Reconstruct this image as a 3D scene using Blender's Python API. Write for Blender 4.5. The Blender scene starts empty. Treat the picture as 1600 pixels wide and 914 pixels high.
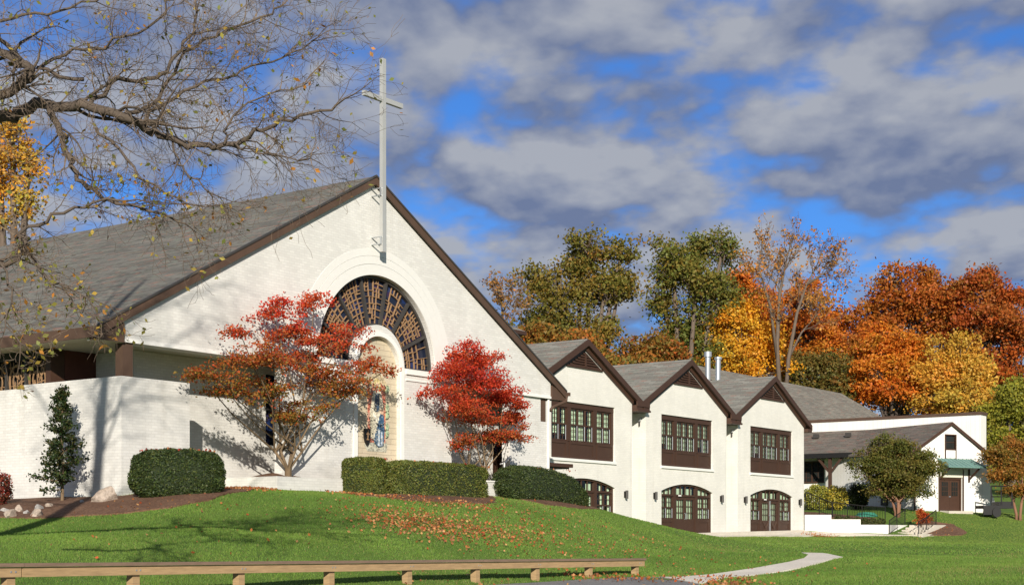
import bpy, bmesh, math, random
import numpy as np
from mathutils import Vector, Matrix
from mathutils.geometry import tessellate_polygon, delaunay_2d_cdt

S = bpy.context.scene
COL = S.collection
F, CX, HZ = 2326.0, 800.0, 839.0        # focal length, centre column and horizon row of the photograph (1600 px wide)

# ------------------------------------------------------------------ camera
cam = bpy.data.cameras.new('camera'); camo = bpy.data.objects.new('camera', cam); COL.objects.link(camo)
camo.location = (0, 0, 0); camo.rotation_euler = (math.radians(90), 0, 0)
cam.sensor_width = 36; cam.lens = F / 1600 * 36; cam.shift_y = (HZ - 457) / 1600
cam.clip_start = 0.1; cam.clip_end = 5000
S.camera = camo

# ------------------------------------------------------------------ world, sun, exposure
S.view_settings.view_transform = 'Standard'; S.view_settings.look = 'None'
S.view_settings.gamma = 1; S.view_settings.use_curve_mapping = False
S.view_settings.exposure = 0.47
ELEV = math.radians(20.5); AZ = 0.074
SUNDIR = Vector((-math.sin(AZ) * math.cos(ELEV), math.cos(AZ) * math.cos(ELEV), -math.sin(ELEV)))
sl = bpy.data.lights.new('sun', 'SUN'); sl.energy = 4.6; sl.angle = math.radians(0.5); sl.color = (1.0, 0.93, 0.83)
so = bpy.data.objects.new('sun', sl); COL.objects.link(so)
so.rotation_euler = SUNDIR.to_track_quat('-Z', 'Y').to_euler(); so.location = (10, -60, 60)

W = bpy.data.worlds.new('World'); S.world = W; W.use_nodes = True


class NT:
    """small helper to wire node trees"""
    def __init__(s, t):
        s.t = t; t.nodes.clear()
    def n(s, ty, ins=None, **kw):
        nd = s.t.nodes.new(ty)
        for k, v in kw.items(): setattr(nd, k, v)
        if ins:
            for k, v in ins.items():
                sk = nd.inputs[k]
                if isinstance(v, bpy.types.NodeSocket): s.t.links.new(v, sk)
                else: sk.default_value = v
        return nd
    def math(s, op, a, b=None, c=None, clamp=False):
        nd = s.n('ShaderNodeMath', operation=op); nd.use_clamp = clamp
        for i, v in enumerate((a, b, c)):
            if v is None: continue
            if isinstance(v, bpy.types.NodeSocket): s.t.links.new(v, nd.inputs[i])
            else: nd.inputs[i].default_value = v
        return nd.outputs[0]
    def mix(s, f, a, b, blend='MIX'):
        nd = s.n('ShaderNodeMix', data_type='RGBA', blend_type=blend)
        for sk, v in ((nd.inputs[0], f), (nd.inputs[6], a), (nd.inputs[7], b)):
            if isinstance(v, bpy.types.NodeSocket): s.t.links.new(v, sk)
            elif isinstance(v, (int, float)): sk.default_value = v
            else: sk.default_value = (*v[:3], 1)
        return nd.outputs[2]
    def ramp(s, f, lo, hi, a=0.0, b=1.0, smooth=True):
        nd = s.n('ShaderNodeMapRange', interpolation_type='SMOOTHSTEP' if smooth else 'LINEAR')
        s.t.links.new(f, nd.inputs[0])
        nd.inputs[1].default_value = lo; nd.inputs[2].default_value = hi
        nd.inputs[3].default_value = a; nd.inputs[4].default_value = b
        return nd.outputs[0]


def build_world():
    g = NT(W.node_tree)
    sky = g.n('ShaderNodeTexSky', sky_type='NISHITA', sun_disc=False, sun_elevation=ELEV, sun_rotation=math.pi - AZ,
              altitude=200, air_density=1.0, dust_density=0.6, ozone_density=3.0)
    blue = g.mix(1.0, sky.outputs[0], (0.36, 0.72, 1.26), 'MULTIPLY')
    tc = g.n('ShaderNodeTexCoord')
    sep = g.n('ShaderNodeSeparateXYZ', {0: tc.outputs['Generated']})
    z = g.math('MAXIMUM', sep.outputs[2], 0.0)
    zz = g.math('ADD', z, 0.27)
    px = g.math('DIVIDE', sep.outputs[0], zz); py = g.math('DIVIDE', sep.outputs[1], zz)
    # broad openings and banks of the cloud deck, by compass direction (tangent) and height in the sky (tangent)
    yy = g.math('MAXIMUM', sep.outputs[1], 0.05)
    ta = g.math('DIVIDE', sep.outputs[0], yy); te = g.math('DIVIDE', sep.outputs[2], yy)
    bias = None
    for ca, ce, sa, se, rot, amp in SKY_BANKS:
        dx = g.math('SUBTRACT', ta, ca); dy = g.math('SUBTRACT', te, ce)
        c, s_ = math.cos(rot), math.sin(rot)
        u = g.math('ADD', g.math('MULTIPLY', dx, c / sa), g.math('MULTIPLY', dy, s_ / sa))
        v = g.math('ADD', g.math('MULTIPLY', dx, -s_ / se), g.math('MULTIPLY', dy, c / se))
        q = g.math('ADD', g.math('MULTIPLY', u, u), g.math('MULTIPLY', v, v))
        e = g.math('MULTIPLY', g.math('EXPONENT', g.math('MULTIPLY', q, -1.0)), amp)
        bias = e if bias is None else g.math('ADD', bias, e)
    def cloud(scale):
        x = g.math('MULTIPLY', px, scale); y = g.math('MULTIPLY', py, scale)
        v = g.n('ShaderNodeCombineXYZ', {0: x, 1: y, 2: 0.0}).outputs[0]
        mp = g.n('ShaderNodeMapping', {'Vector': v, 'Location': (5.1, 2.3, 0.0), 'Scale': (1.15, 1.0, 1.0), 'Rotation': (0, 0, 0.1)})
        a = g.n('ShaderNodeTexNoise', {'Vector': mp.outputs[0], 'Scale': 4.5, 'Detail': 8.0, 'Roughness': 0.52, 'Distortion': 0.12})
        vo = g.n('ShaderNodeTexVoronoi', {'Vector': mp.outputs[0], 'Scale': 11.5, 'Smoothness': 0.5, 'Detail': 2.0, 'Roughness': 0.5}, feature='SMOOTH_F1', voronoi_dimensions='2D')
        return g.math('SUBTRACT', g.math('ADD', a.outputs[0], 0.06), g.math('MULTIPLY', vo.outputs['Distance'], 0.13))
    n0 = cloud(1.0); n1 = cloud(0.972); n2 = cloud(0.94)
    cov = g.ramp(g.math('ADD', n0, bias), 0.27, 0.50)
    up = g.math('SUBTRACT', n0, n1); up2 = g.math('SUBTRACT', n0, n2)
    lit = g.math('ADD', g.math('MULTIPLY', up, 2.0), g.math('MULTIPLY', up2, 2.2))
    lit = g.math('ADD', lit, 0.43)
    thick = g.ramp(n0, 0.46, 0.74, 0.08, -0.14)
    lit = g.math('ADD', lit, thick, clamp=True)
    ccol = g.mix(lit, (0.195, 0.245, 0.395), (0.50, 0.525, 0.585))
    ccol = g.mix(1.0, ccol, (7.8, 7.8, 7.8), 'MULTIPLY')
    airy = g.ramp(z, 0.0, 0.16, 0.18, 0.0)
    ccol = g.mix(airy, ccol, blue)
    cov = g.math('MULTIPLY', cov, 0.96)
    col = g.mix(cov, blue, ccol)
    bg = g.n('ShaderNodeBackground', {0: col, 1: 0.075})
    g.n('ShaderNodeOutputWorld', {0: bg.outputs[0]})
def _sk(px, py): return ((px - CX) / F, (HZ - py) / F)
SKY_BANKS = [(*_sk(*p), sa / F, se / F, rot, a) for p, sa, se, rot, a in (
    ((545, 110), 80, 60, 0, -.10), ((665, 185), 110, 30, .4, -.11), ((790, 105), 120, 28, -.1, -.10), ((1035, 85), 80, 60, .5, -.12), ((760, 225), 110, 18, -.5, -.09),
    ((1260, 150), 70, 40, .6, -.13), ((1435, 115), 50, 30, 0, -.11), ((1535, 165), 50, 40, 0, -.12), ((1360, 415), 170, 30, .1, -.10), ((1230, 255), 60, 20, 0, -.08),
    ((900, 270), 90, 22, -.6, -.10), ((1000, 430), 400, 50, 0, .03),
    ((720, 40), 170, 45, 0, .09), ((900, 185), 170, 60, .15, .09), ((750, 290), 170, 50, -.4, .10), ((1230, 50), 130, 60, 0, .10), ((1130, 200), 130, 50, 0, .08), ((1450, 260), 200, 60, .1, .10), ((250, 100), 250, 80, 0, .08), ((1000, 300), 250, 40, 0, .06))]
build_world()

# ------------------------------------------------------------------ materials
def newmat(name):
    m = bpy.data.materials.new(name); m.use_nodes = True
    return m, NT(m.node_tree)

def objco(g):
    return g.n('ShaderNodeTexCoord').outputs['Object']

def plain(name, col, rough=0.6, noise=0.12, scale=6.0, metal=0.0, bump=0.0, stretch=(1, 1, 1), spec=0.4):
    m, g = newmat(name)
    mp = g.n('ShaderNodeMapping', {'Vector': objco(g), 'Scale': stretch})
    nz = g.n('ShaderNodeTexNoise', {'Vector': mp.outputs[0], 'Scale': scale, 'Detail': 6.0, 'Roughness': 0.6})
    c = g.mix(nz.outputs[0], [x * (1 - noise) for x in col], [min(1, x * (1 + noise)) for x in col])
    b = g.n('ShaderNodeBsdfPrincipled', {'Base Color': c, 'Roughness': rough, 'Metallic': metal, 'Specular IOR Level': spec})
    if bump:
        bp = g.n('ShaderNodeBump', {'Height': nz.outputs[0], 'Strength': bump, 'Distance': 0.03})
        g.t.links.new(bp.outputs[0], b.inputs['Normal'])
    g.n('ShaderNodeOutputMaterial', {0: b.outputs[0]})
    return m

def brick(name, c1, c2, mortar, bw=0.42, bh=0.145, msize=0.012, bump=0.5, stain=0.10, rough=0.65):
    """painted brickwork: courses run level on walls of either direction"""
    m, g = newmat(name)
    o = objco(g)
    s = g.n('ShaderNodeSeparateXYZ', {0: o})
    v = g.n('ShaderNodeCombineXYZ', {0: g.math('ADD', s.outputs[0], s.outputs[1]), 1: s.outputs[2], 2: 0.0}).outputs[0]
    bt = g.n('ShaderNodeTexBrick', {'Vector': v, 'Color1': (*c1, 1), 'Color2': (*c2, 1), 'Mortar': (*mortar, 1), 'Scale': 1.0,
                                   'Mortar Size': msize, 'Mortar Smooth': 0.4, 'Bias': 0.0, 'Brick Width': bw, 'Row Height': bh})
    nz = g.n('ShaderNodeTexNoise', {'Vector': o, 'Scale': 0.7, 'Detail': 7.0, 'Roughness': 0.62})
    st = g.ramp(nz.outputs[0], 0.35, 0.72, 1.0 - stain, 1.03)
    stc = g.n('ShaderNodeCombineColor', {0: st, 1: g.math('MULTIPLY', st, 0.997), 2: g.math('MULTIPLY', st, 0.985)}).outputs[0]
    c = g.mix(1.0, bt.outputs[0], stc, 'MULTIPLY')
    rm = g.n('ShaderNodeMapping', {'Vector': o, 'Scale': (2.2, 2.2, 0.13)})
    run = g.n('ShaderNodeTexNoise', {'Vector': rm.outputs[0], 'Scale': 1.0, 'Detail': 5.0, 'Roughness': 0.6})
    c = g.mix(g.ramp(run.outputs[0], 0.54, 0.74, 0.0, min(0.30, stain * 2.2)), c, (0.44, 0.41, 0.345))
    fine = g.n('ShaderNodeTexNoise', {'Vector': v, 'Scale': 9.0, 'Detail': 4.0, 'Roughness': 0.7})
    h = g.math('ADD', g.math('MULTIPLY', bt.outputs['Fac'], -1.0), g.math('MULTIPLY', fine.outputs[0], 0.8))
    bp = g.n('ShaderNodeBump', {'Height': h, 'Strength': bump, 'Distance': 0.02})
    b = g.n('ShaderNodeBsdfPrincipled', {'Base Color': c, 'Roughness': rough, 'Normal': bp.outputs[0], 'Specular IOR Level': 0.3})
    g.n('ShaderNodeOutputMaterial', {0: b.outputs[0]})
    return m

def shingles(name, axis, base=(0.205, 0.185, 0.15)):
    """asphalt shingles in courses; axis = local axis the eave runs along"""
    m, g = newmat(name)
    o = objco(g); s = g.n('ShaderNodeSeparateXYZ', {0: o})
    along = s.outputs[0 if axis == 'x' else 1]
    v = g.n('ShaderNodeCombineXYZ', {0: along, 1: g.math('MULTIPLY', s.outputs[2], 2.0), 2: 0.0}).outputs[0]
    bt = g.n('ShaderNodeTexBrick', {'Vector': v, 'Color1': (*[x * 0.72 for x in base], 1), 'Color2': (*[x * 1.25 for x in base], 1),
                                   'Mortar': (*[x * 0.45 for x in base], 1), 'Scale': 1.0, 'Mortar Size': 0.012,
                                   'Bias': -0.1, 'Brick Width': 0.75, 'Row Height': 0.15})
    mp = g.n('ShaderNodeMapping', {'Vector': v, 'Scale': (1.3, 6.0, 1.0)})
    n1 = g.n('ShaderNodeTexNoise', {'Vector': mp.outputs[0], 'Scale': 1.0, 'Detail': 3.0, 'Roughness': 0.6})
    n2 = g.n('ShaderNodeTexNoise', {'Vector': mp.outputs[0], 'Scale': 1.35, 'Detail': 3.0, 'Roughness': 0.6})
    c = g.mix(g.ramp(n1.outputs[0], 0.56, 0.66, 0, 0.62), bt.outputs[0], (0.30, 0.13, 0.09))
    c = g.mix(g.ramp(n2.outputs[0], 0.36, 0.46, 0.55, 0), c, (0.19, 0.215, 0.165))
    n3 = g.n('ShaderNodeTexNoise', {'Vector': o, 'Scale': 0.35, 'Detail': 4.0})
    c = g.mix(g.ramp(n3.outputs[0], 0.4, 0.7, 0, 0.3), c, (0.11, 0.105, 0.095))
    bp = g.n('ShaderNodeBump', {'Height': bt.outputs['Fac'], 'Strength': 0.6, 'Distance': -0.02})
    b = g.n('ShaderNodeBsdfPrincipled', {'Base Color': c, 'Roughness': 0.9, 'Normal': bp.outputs[0], 'Specular IOR Level': 0.15})
    g.n('ShaderNodeOutputMaterial', {0: b.outputs[0]})
    return m

def leafmat(name, trans=0.35, rough=0.55):
    m, g = newmat(name)
    at = g.n('ShaderNodeAttribute', attribute_name='Col')
    d = g.n('ShaderNodeBsdfPrincipled', {'Base Color': at.outputs[0], 'Roughness': rough, 'Specular IOR Level': 0.25})
    t = g.n('ShaderNodeBsdfTranslucent', {0: at.outputs[0]})
    mx = g.n('ShaderNodeMixShader', {0: trans, 1: d.outputs[0], 2: t.outputs[0]})
    g.n('ShaderNodeOutputMaterial', {0: mx.outputs[0]})
    return m

def glassmat(name, tint=(0.86, 0.93, 0.88)):
    m, g = newmat(name)
    t = g.n('ShaderNodeBsdfTransparent', {0: (*tint, 1)})
    gl = g.n('ShaderNodeBsdfGlossy', {0: (0.9, 0.95, 1, 1), 1: 0.02})
    lw = g.n('ShaderNodeLayerWeight', {0: 0.5})
    f = g.math('ADD', g.math('MULTIPLY', g.math('POWER', lw.outputs['Facing'], 4.0), 0.7), 0.035, clamp=True)
    mx = g.n('ShaderNodeMixShader', {0: f, 1: t.outputs[0], 2: gl.outputs[0]})
    g.n('ShaderNodeOutputMaterial', {0: mx.outputs[0]})
    return m

def darkglass(name):
    """stained glass seen from outside by day: near-black blue with some coloured pieces"""
    m, g = newmat(name)
    vo = g.n('ShaderNodeTexVoronoi', {'Vector': objco(g), 'Scale': 3.0, 'Randomness': 0.9}, distance='CHEBYCHEV')
    hs = g.n('ShaderNodeSeparateColor', {0: vo.outputs['Color']})
    c = g.mix(hs.outputs[0], (0.006, 0.008, 0.016), (0.02, 0.028, 0.055))
    c = g.mix(g.ramp(hs.outputs[1], 0.80, 0.86, 0, 0.7), c, (0.02, 0.04, 0.13))
    c = g.mix(g.ramp(hs.outputs[2], 0.93, 0.95, 0, 0.5), c, (0.05, 0.02, 0.08))
    b = g.n('ShaderNodeBsdfPrincipled', {'Base Color': c, 'Roughness': 0.18, 'Specular IOR Level': 0.25})
    g.n('ShaderNodeOutputMaterial', {0: b.outputs[0]})
    return m

def mosaicmat(name):
    m, g = newmat(name)
    at = g.n('ShaderNodeAttribute', attribute_name='Col')
    vo = g.n('ShaderNodeTexVoronoi', {'Vector': objco(g), 'Scale': 22.0})
    hs = g.n('ShaderNodeSeparateColor', {0: vo.outputs['Color']})
    f = g.ramp(hs.outputs[0], 0.0, 1.0, 0.55, 1.35)
    fc = g.n('ShaderNodeCombineColor', {0: f, 1: f, 2: f}).outputs[0]
    c = g.mix(1.0, at.outputs[0], fc, 'MULTIPLY')
    c = g.mix(g.ramp(hs.outputs[1], 0.8, 0.85, 0, 0.55), c, (0.55, 0.50, 0.38))
    b = g.n('ShaderNodeBsdfPrincipled', {'Base Color': c, 'Roughness': 0.5})
    g.n('ShaderNodeOutputMaterial', {0: b.outputs[0]})
    return m

def groundmat(name, cols, scale=0.5, fine=14.0, rough=0.95, bump=0.6):
    m, g = newmat(name)
    o = objco(g)
    a = g.n('ShaderNodeTexNoise', {'Vector': o, 'Scale': scale, 'Detail': 6.0, 'Roughness': 0.6})
    f = g.n('ShaderNodeTexNoise', {'Vector': o, 'Scale': fine, 'Detail': 5.0, 'Roughness': 0.75})
    c = g.mix(g.ramp(a.outputs[0], 0.35, 0.65), cols[0], cols[1])
    c = g.mix(g.ramp(f.outputs[0], 0.38, 0.68), c, cols[2])
    bp = g.n('ShaderNodeBump', {'Height': f.outputs[0], 'Strength': bump, 'Distance': 0.05})
    b = g.n('ShaderNodeBsdfPrincipled', {'Base Color': c, 'Roughness': rough, 'Normal': bp.outputs[0], 'Specular IOR Level': 0.2})
    g.n('ShaderNodeOutputMaterial', {0: b.outputs[0]})
    return m

M = {}
M['white_brick'] = brick('white_brick', (0.715, 0.70, 0.655), (0.64, 0.625, 0.585), (0.60, 0.585, 0.545), 0.23, 0.085, 0.009, 0.28, 0.08)
M['ring_brick'] = plain('ring_brick', (0.71, 0.695, 0.645), 0.65, 0.06, 5.0, bump=0.1)
M['wing_brick'] = brick('wing_brick', (0.77, 0.745, 0.68), (0.72, 0.70, 0.64), (0.68, 0.66, 0.595), 0.23, 0.085, 0.009, 0.3, 0.085)
M['white_smooth'] = plain('white_smooth', (0.77, 0.755, 0.70), 0.6, 0.05, 2.0)
M['white_siding'] = brick('white_siding', (0.78, 0.76, 0.71), (0.76, 0.74, 0.69), (0.62, 0.60, 0.55), 0.3, 6.0, 0.012, 0.3, 0.05)
M['soffit'] = plain('soffit', (0.62, 0.59, 0.48), 0.7, 0.06, 2.0)
M['church_shingle'] = shingles('church_shingle', 'y', (0.155, 0.148, 0.128))
M['shingle_v'] = shingles('shingle_v', 'y', (0.245, 0.235, 0.20))
M['shingle_u'] = shingles('shingle_u', 'x', (0.24, 0.22, 0.18))
M['shingle_far'] = shingles('shingle_far', 'y', (0.17, 0.14, 0.115))
M['brown'] = plain('brown', (0.056, 0.027, 0.016), 0.55, 0.22, 3.0, bump=0.1)
M['brown_aged'] = plain('brown_aged', (0.082, 0.047, 0.030), 0.7, 0.35, 2.2, bump=0.2, stretch=(1, 1, 0.4))
M['maroon'] = plain('maroon', (0.085, 0.026, 0.016), 0.5, 0.4, 8.0)
M['storm_alu'] = plain('storm_alu', (0.42, 0.45, 0.48), 0.4, 0.05, 2.0)
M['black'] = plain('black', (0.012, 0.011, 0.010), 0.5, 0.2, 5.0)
M['dark_room'] = plain('dark_room', (0.03, 0.03, 0.027), 0.9, 0.2, 2.0)
M['curtain'] = plain('curtain', (0.52, 0.58, 0.43), 0.8, 0.10, 3.0, stretch=(9, 9, 0.4))
M['glass'] = glassmat('glass')
M['stained'] = darkglass('stained')
M['tan_metal'] = plain('tan_metal', (0.30, 0.18, 0.092), 0.55, 0.15, 4.0)
M['charcoal'] = plain('charcoal', (0.05, 0.045, 0.04), 0.5, 0.2, 4.0)
M['sand_stone'] = brick('sand_stone', (0.66, 0.56, 0.40), (0.57, 0.48, 0.34), (0.42, 0.34, 0.24), 0.75, 0.19, 0.008, 0.5, 0.16)
M['dark_glass'] = plain('dark_glass', (0.02, 0.022, 0.02), 0.12, 0.2, 3.0)
M['mosaic'] = mosaicmat('mosaic')
M['cross_metal'] = plain('cross_metal', (0.46, 0.46, 0.435), 0.45, 0.10, 1.4, metal=0.3)
M['galvanised'] = plain('galvanised', (0.50, 0.52, 0.53), 0.35, 0.15, 4.0, metal=0.7)
M['copper_green'] = plain('copper_green', (0.13, 0.235, 0.205), 0.6, 0.5, 3.0, stretch=(3, .3, .3))
M['concrete'] = groundmat('concrete', ((0.50, 0.45, 0.37), (0.58, 0.53, 0.44), (0.46, 0.42, 0.35)), 0.6, 20, bump=0.2)
M['pale_concrete'] = groundmat('pale_concrete', ((0.66, 0.60, 0.50), (0.74, 0.68, 0.58), (0.58, 0.53, 0.45)), 0.8, 16, bump=0.2)
M['asphalt'] = groundmat('asphalt', ((0.20, 0.195, 0.185), (0.25, 0.24, 0.225), (0.14, 0.135, 0.13)), 0.4, 30, bump=0.3)
M['mulch'] = groundmat('mulch', ((0.16, 0.085, 0.05), (0.22, 0.125, 0.075), (0.09, 0.048, 0.03)), 1.2, 12, bump=1.0)
M['lawn'] = groundmat('lawn', ((0.075, 0.15, 0.02), (0.12, 0.20, 0.03), (0.08, 0.12, 0.022)), 0.22, 9, bump=0.8)
M['rail_wood'] = plain('rail_wood', (0.36, 0.24, 0.12), 0.8, 0.5, 3.0, bump=0.15, stretch=(1.2, 1.2, 12))
M['cap_wood'] = plain('cap_wood', (0.19, 0.125, 0.085), 0.85, 0.4, 3.0, bump=0.3, stretch=(1.2, 1.2, 8))
M['limb_bark'] = plain('limb_bark', (0.092, 0.070, 0.052), 0.9, 0.6, 9.0, bump=0.7, stretch=(1, 1, .6))
M['twig_bark'] = plain('twig_bark', (0.135, 0.098, 0.066), 0.9, 0.4, 5.0)
M['bark'] = plain('bark', (0.125, 0.093, 0.068), 0.9, 0.45, 7.0, bump=0.6, stretch=(1, 1, 0.35))
M['bark_dark'] = plain('bark_dark', (0.060, 0.045, 0.035), 0.9, 0.5, 7.0, bump=0.6, stretch=(1, 1, 0.35))
M['bark_tan'] = plain('bark_tan', (0.165, 0.112, 0.062), 0.8, 0.4, 6.0, bump=0.3, stretch=(1, 1, 0.3))
M['bark_red'] = plain('bark_red', (0.21, 0.105, 0.06), 0.8, 0.4, 6.0, bump=0.3, stretch=(1, 1, 0.3))
M['rock'] = groundmat('rock', ((0.38, 0.30, 0.23), (0.46, 0.38, 0.31), (0.26, 0.21, 0.165)), 2.0, 9, bump=0.8)
M['rock_grey'] = groundmat('rock_grey', ((0.34, 0.32, 0.29), (0.44, 0.42, 0.38), (0.24, 0.22, 0.2)), 2.0, 9, bump=0.8)
M['leaf'] = leafmat('leaf')
M['leaf_dense'] = leafmat('leaf_dense', 0.15, 0.5)
M['grassblade'] = leafmat('grassblade', 0.30, 0.6)
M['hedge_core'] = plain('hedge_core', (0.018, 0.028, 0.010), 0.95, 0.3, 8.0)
M['tarp'] = plain('tarp', (0.04, 0.20, 0.13), 0.6, 0.3, 3.0)

# ------------------------------------------------------------------ mesh helpers
class MB:
    def __init__(s):
        s.v = []; s.f = []; s.c = []
    def add(s, vs, fs, col=None):
        o = len(s.v); s.v += [tuple(v) for v in vs]
        s.f += [tuple(i + o for i in f) for f in fs]
        s.c += [col or (1, 1, 1)] * len(vs)
        return s
    def box(s, x0, x1, y0, y1, z0, z1):
        vs = [(x, y, z) for x in (x0, x1) for y in (y0, y1) for z in (z0, z1)]
        return s.add(vs, [(0, 1, 3, 2), (4, 6, 7, 5), (0, 4, 5, 1), (2, 3, 7, 6), (0, 2, 6, 4), (1, 5, 7, 3)])
    def beam(s, a, b, w, h, up=(0, 0, 1)):
        a = Vector(a); b = Vector(b); d = (b - a).normalized(); u = Vector(up)
        if abs(d.dot(u)) > 0.98: u = Vector((1, 0, 0))
        sd = d.cross(u).normalized() * w / 2; uu = sd.cross(d).normalized() * h / 2
        vs = [p + i * sd + j * uu for p in (a, b) for i, j in ((-1, -1), (1, -1), (1, 1), (-1, 1))]
        return s.add(vs, [(3, 2, 1, 0), (4, 5, 6, 7), (0, 1, 5, 4), (1, 2, 6, 5), (2, 3, 7, 6), (3, 0, 4, 7)])
    def plate(s, outer, holes, y0, y1, axis='y', col=None):
        """flat slab with outline and holes in the (x,z) plane [axis y] or (y,z) plane [axis x]"""
        def P(p, t): return (p[0], t, p[1]) if axis == 'y' else (t, p[0], p[1])
        loops = [list(outer)] + [list(h) for h in holes]
        tris = tessellate_polygon([[Vector((p[0], p[1], 0)) for p in l] for l in loops])
        flat = [p for l in loops for p in l]; n = len(flat)
        vs = [P(p, y0) for p in flat] + [P(p, y1) for p in flat]
        fs = []
        for t in tris:
            t = tuple(t)
            a, b, c = (flat[i] for i in t)
            ccw = (b[0] - a[0]) * (c[1] - a[1]) - (b[1] - a[1]) * (c[0] - a[0])
            if abs(ccw) < 1e-10: continue
            if ccw < 0: t = t[::-1]
            fs.append(t); fs.append(tuple(i + n for i in t[::-1]))
        o = 0
        for li, l in enumerate(loops):
            k = len(l)
            ar = sum(l[i][0] * l[(i + 1) % k][1] - l[(i + 1) % k][0] * l[i][1] for i in range(k))
            for i in range(k):
                a, b = o + i, o + (i + 1) % k
                q = (a, a + n, b + n, b)
                fs.append(q if (ar > 0) == (li == 0) else q[::-1])
            o += k
        return s.add(vs, fs, col)
    def prism(s, pts, y0, y1):
        """closed outline in (x,z) extruded along y"""
        return s.plate(pts, [], y0, y1)
    def tube(s, pts, rad, sides=6, caps=True):
        n = len(pts)
        if n < 2: return s
        P = np.array([tuple(p) for p in pts], float); R = np.array(rad, float) if np.ndim(rad) else np.full(n, float(rad))
        T = np.gradient(P, axis=0); T /= np.maximum(np.linalg.norm(T, axis=1, keepdims=True), 1e-9)
        ref = np.array([0.31, 0.17, 0.93]) if abs(T[0] @ np.array([0.31, 0.17, 0.93])) < 0.9 else np.array([1.0, 0, 0])
        A = np.cross(T, ref); A /= np.maximum(np.linalg.norm(A, axis=1, keepdims=True), 1e-9)
        B = np.cross(T, A)
        an = np.arange(sides) * 2 * math.pi / sides
        V = P[:, None, :] + R[:, None, None] * (np.cos(an)[None, :, None] * A[:, None, :] + np.sin(an)[None, :, None] * B[:, None, :])
        vs = [tuple(v) for v in V.reshape(-1, 3)]
        fs = []
        for i in range(n - 1):
            for j in range(sides):
                k = (j + 1) % sides
                fs.append((i * sides + j, i * sides + k, (i + 1) * sides + k, (i + 1) * sides + j))
        if caps:
            fs.append(tuple(range(sides))[::-1]); fs.append(tuple(range((n - 1) * sides, n * sides)))
        return s.add(vs, fs)
    def build(s, name, mat, parent=None, smooth=False, color=False, loc=None):
        me = bpy.data.meshes.new(name); me.from_pydata(s.v, [], s.f); me.update()
        if color:
            ca = me.color_attributes.new('Col', 'FLOAT_COLOR', 'POINT')
            ca.data.foreach_set('color', np.array([(*c, 1) for c in s.c], np.float32).ravel())
        if smooth: me.polygons.foreach_set('use_smooth', [True] * len(me.polygons))
        me.materials.append(M[mat] if isinstance(mat, str) else mat)
        o = bpy.data.objects.new(name, me); COL.objects.link(o)
        if parent: o.parent = parent
        if loc: o.location = loc
        return o

def raw_mesh(name, V, Fq, cols, mat, parent=None, k=4):
    """fast mesh from numpy arrays: Fq has k corners per face, cols per vertex"""
    me = bpy.data.meshes.new(name)
    n, m = len(V), len(Fq)
    me.vertices.add(n); me.vertices.foreach_set('co', np.asarray(V, np.float32).ravel())
    me.loops.add(m * k); me.loops.foreach_set('vertex_index', np.asarray(Fq, np.int32).ravel())
    me.polygons.add(m); me.polygons.foreach_set('loop_start', np.arange(0, m * k, k, dtype=np.int32))
    try: me.polygons.foreach_set('loop_total', np.full(m, k, np.int32))
    except Exception: pass
    me.update(calc_edges=True)
    if cols is not None:
        ca = me.color_attributes.new('Col', 'FLOAT_COLOR', 'POINT')
        ca.data.foreach_set('color', np.concatenate([cols, np.ones((n, 1))], 1).astype(np.float32).ravel())
    me.materials.append(M[mat])
    o = bpy.data.objects.new(name, me); COL.objects.link(o)
    if parent: o.parent = parent
    return o

def tag(o, label=None, cat=None, group=None, kind=None):
    if label: o['label'] = label
    if cat: o['category'] = cat
    if group: o['group'] = group
    if kind: o['kind'] = kind
    return o

def empty(name, loc=(0, 0, 0), rz=0.0):
    o = bpy.data.objects.new(name, None); COL.objects.link(o)
    o.location = loc; o.rotation_euler = (0, 0, rz); o.empty_display_size = 0.3
    return o

def dup(o, parent, loc=None):
    c = o.copy(); COL.objects.link(c); c.parent = parent
    if loc is not None: c.location = loc
    for ch in list(o.children): dup(ch, c)
    return c

def at(px, py, Y):
    return Vector(((px - CX) / F * Y, Y, (HZ - py) / F * Y))

def arc(cx, cz, r, a0, a1, n):
    return [(cx + r * math.cos(math.radians(a0 + (a1 - a0) * i / n)), cz + r * math.sin(math.radians(a0 + (a1 - a0) * i / n))) for i in range(n + 1)]

D1 = np.array([0.5855, 0.8107]); D2 = np.array([-0.8107, 0.5855]); RZ = math.atan2(0.8107, 0.5855)
CH0 = np.array([-11.02, 42.2]); WG0 = np.array([0.858, 65.505])
def chw(u, v): return CH0 + u * D1 + v * D2
def wgw(u, v): return WG0 + u * D1 + v * D2

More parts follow.
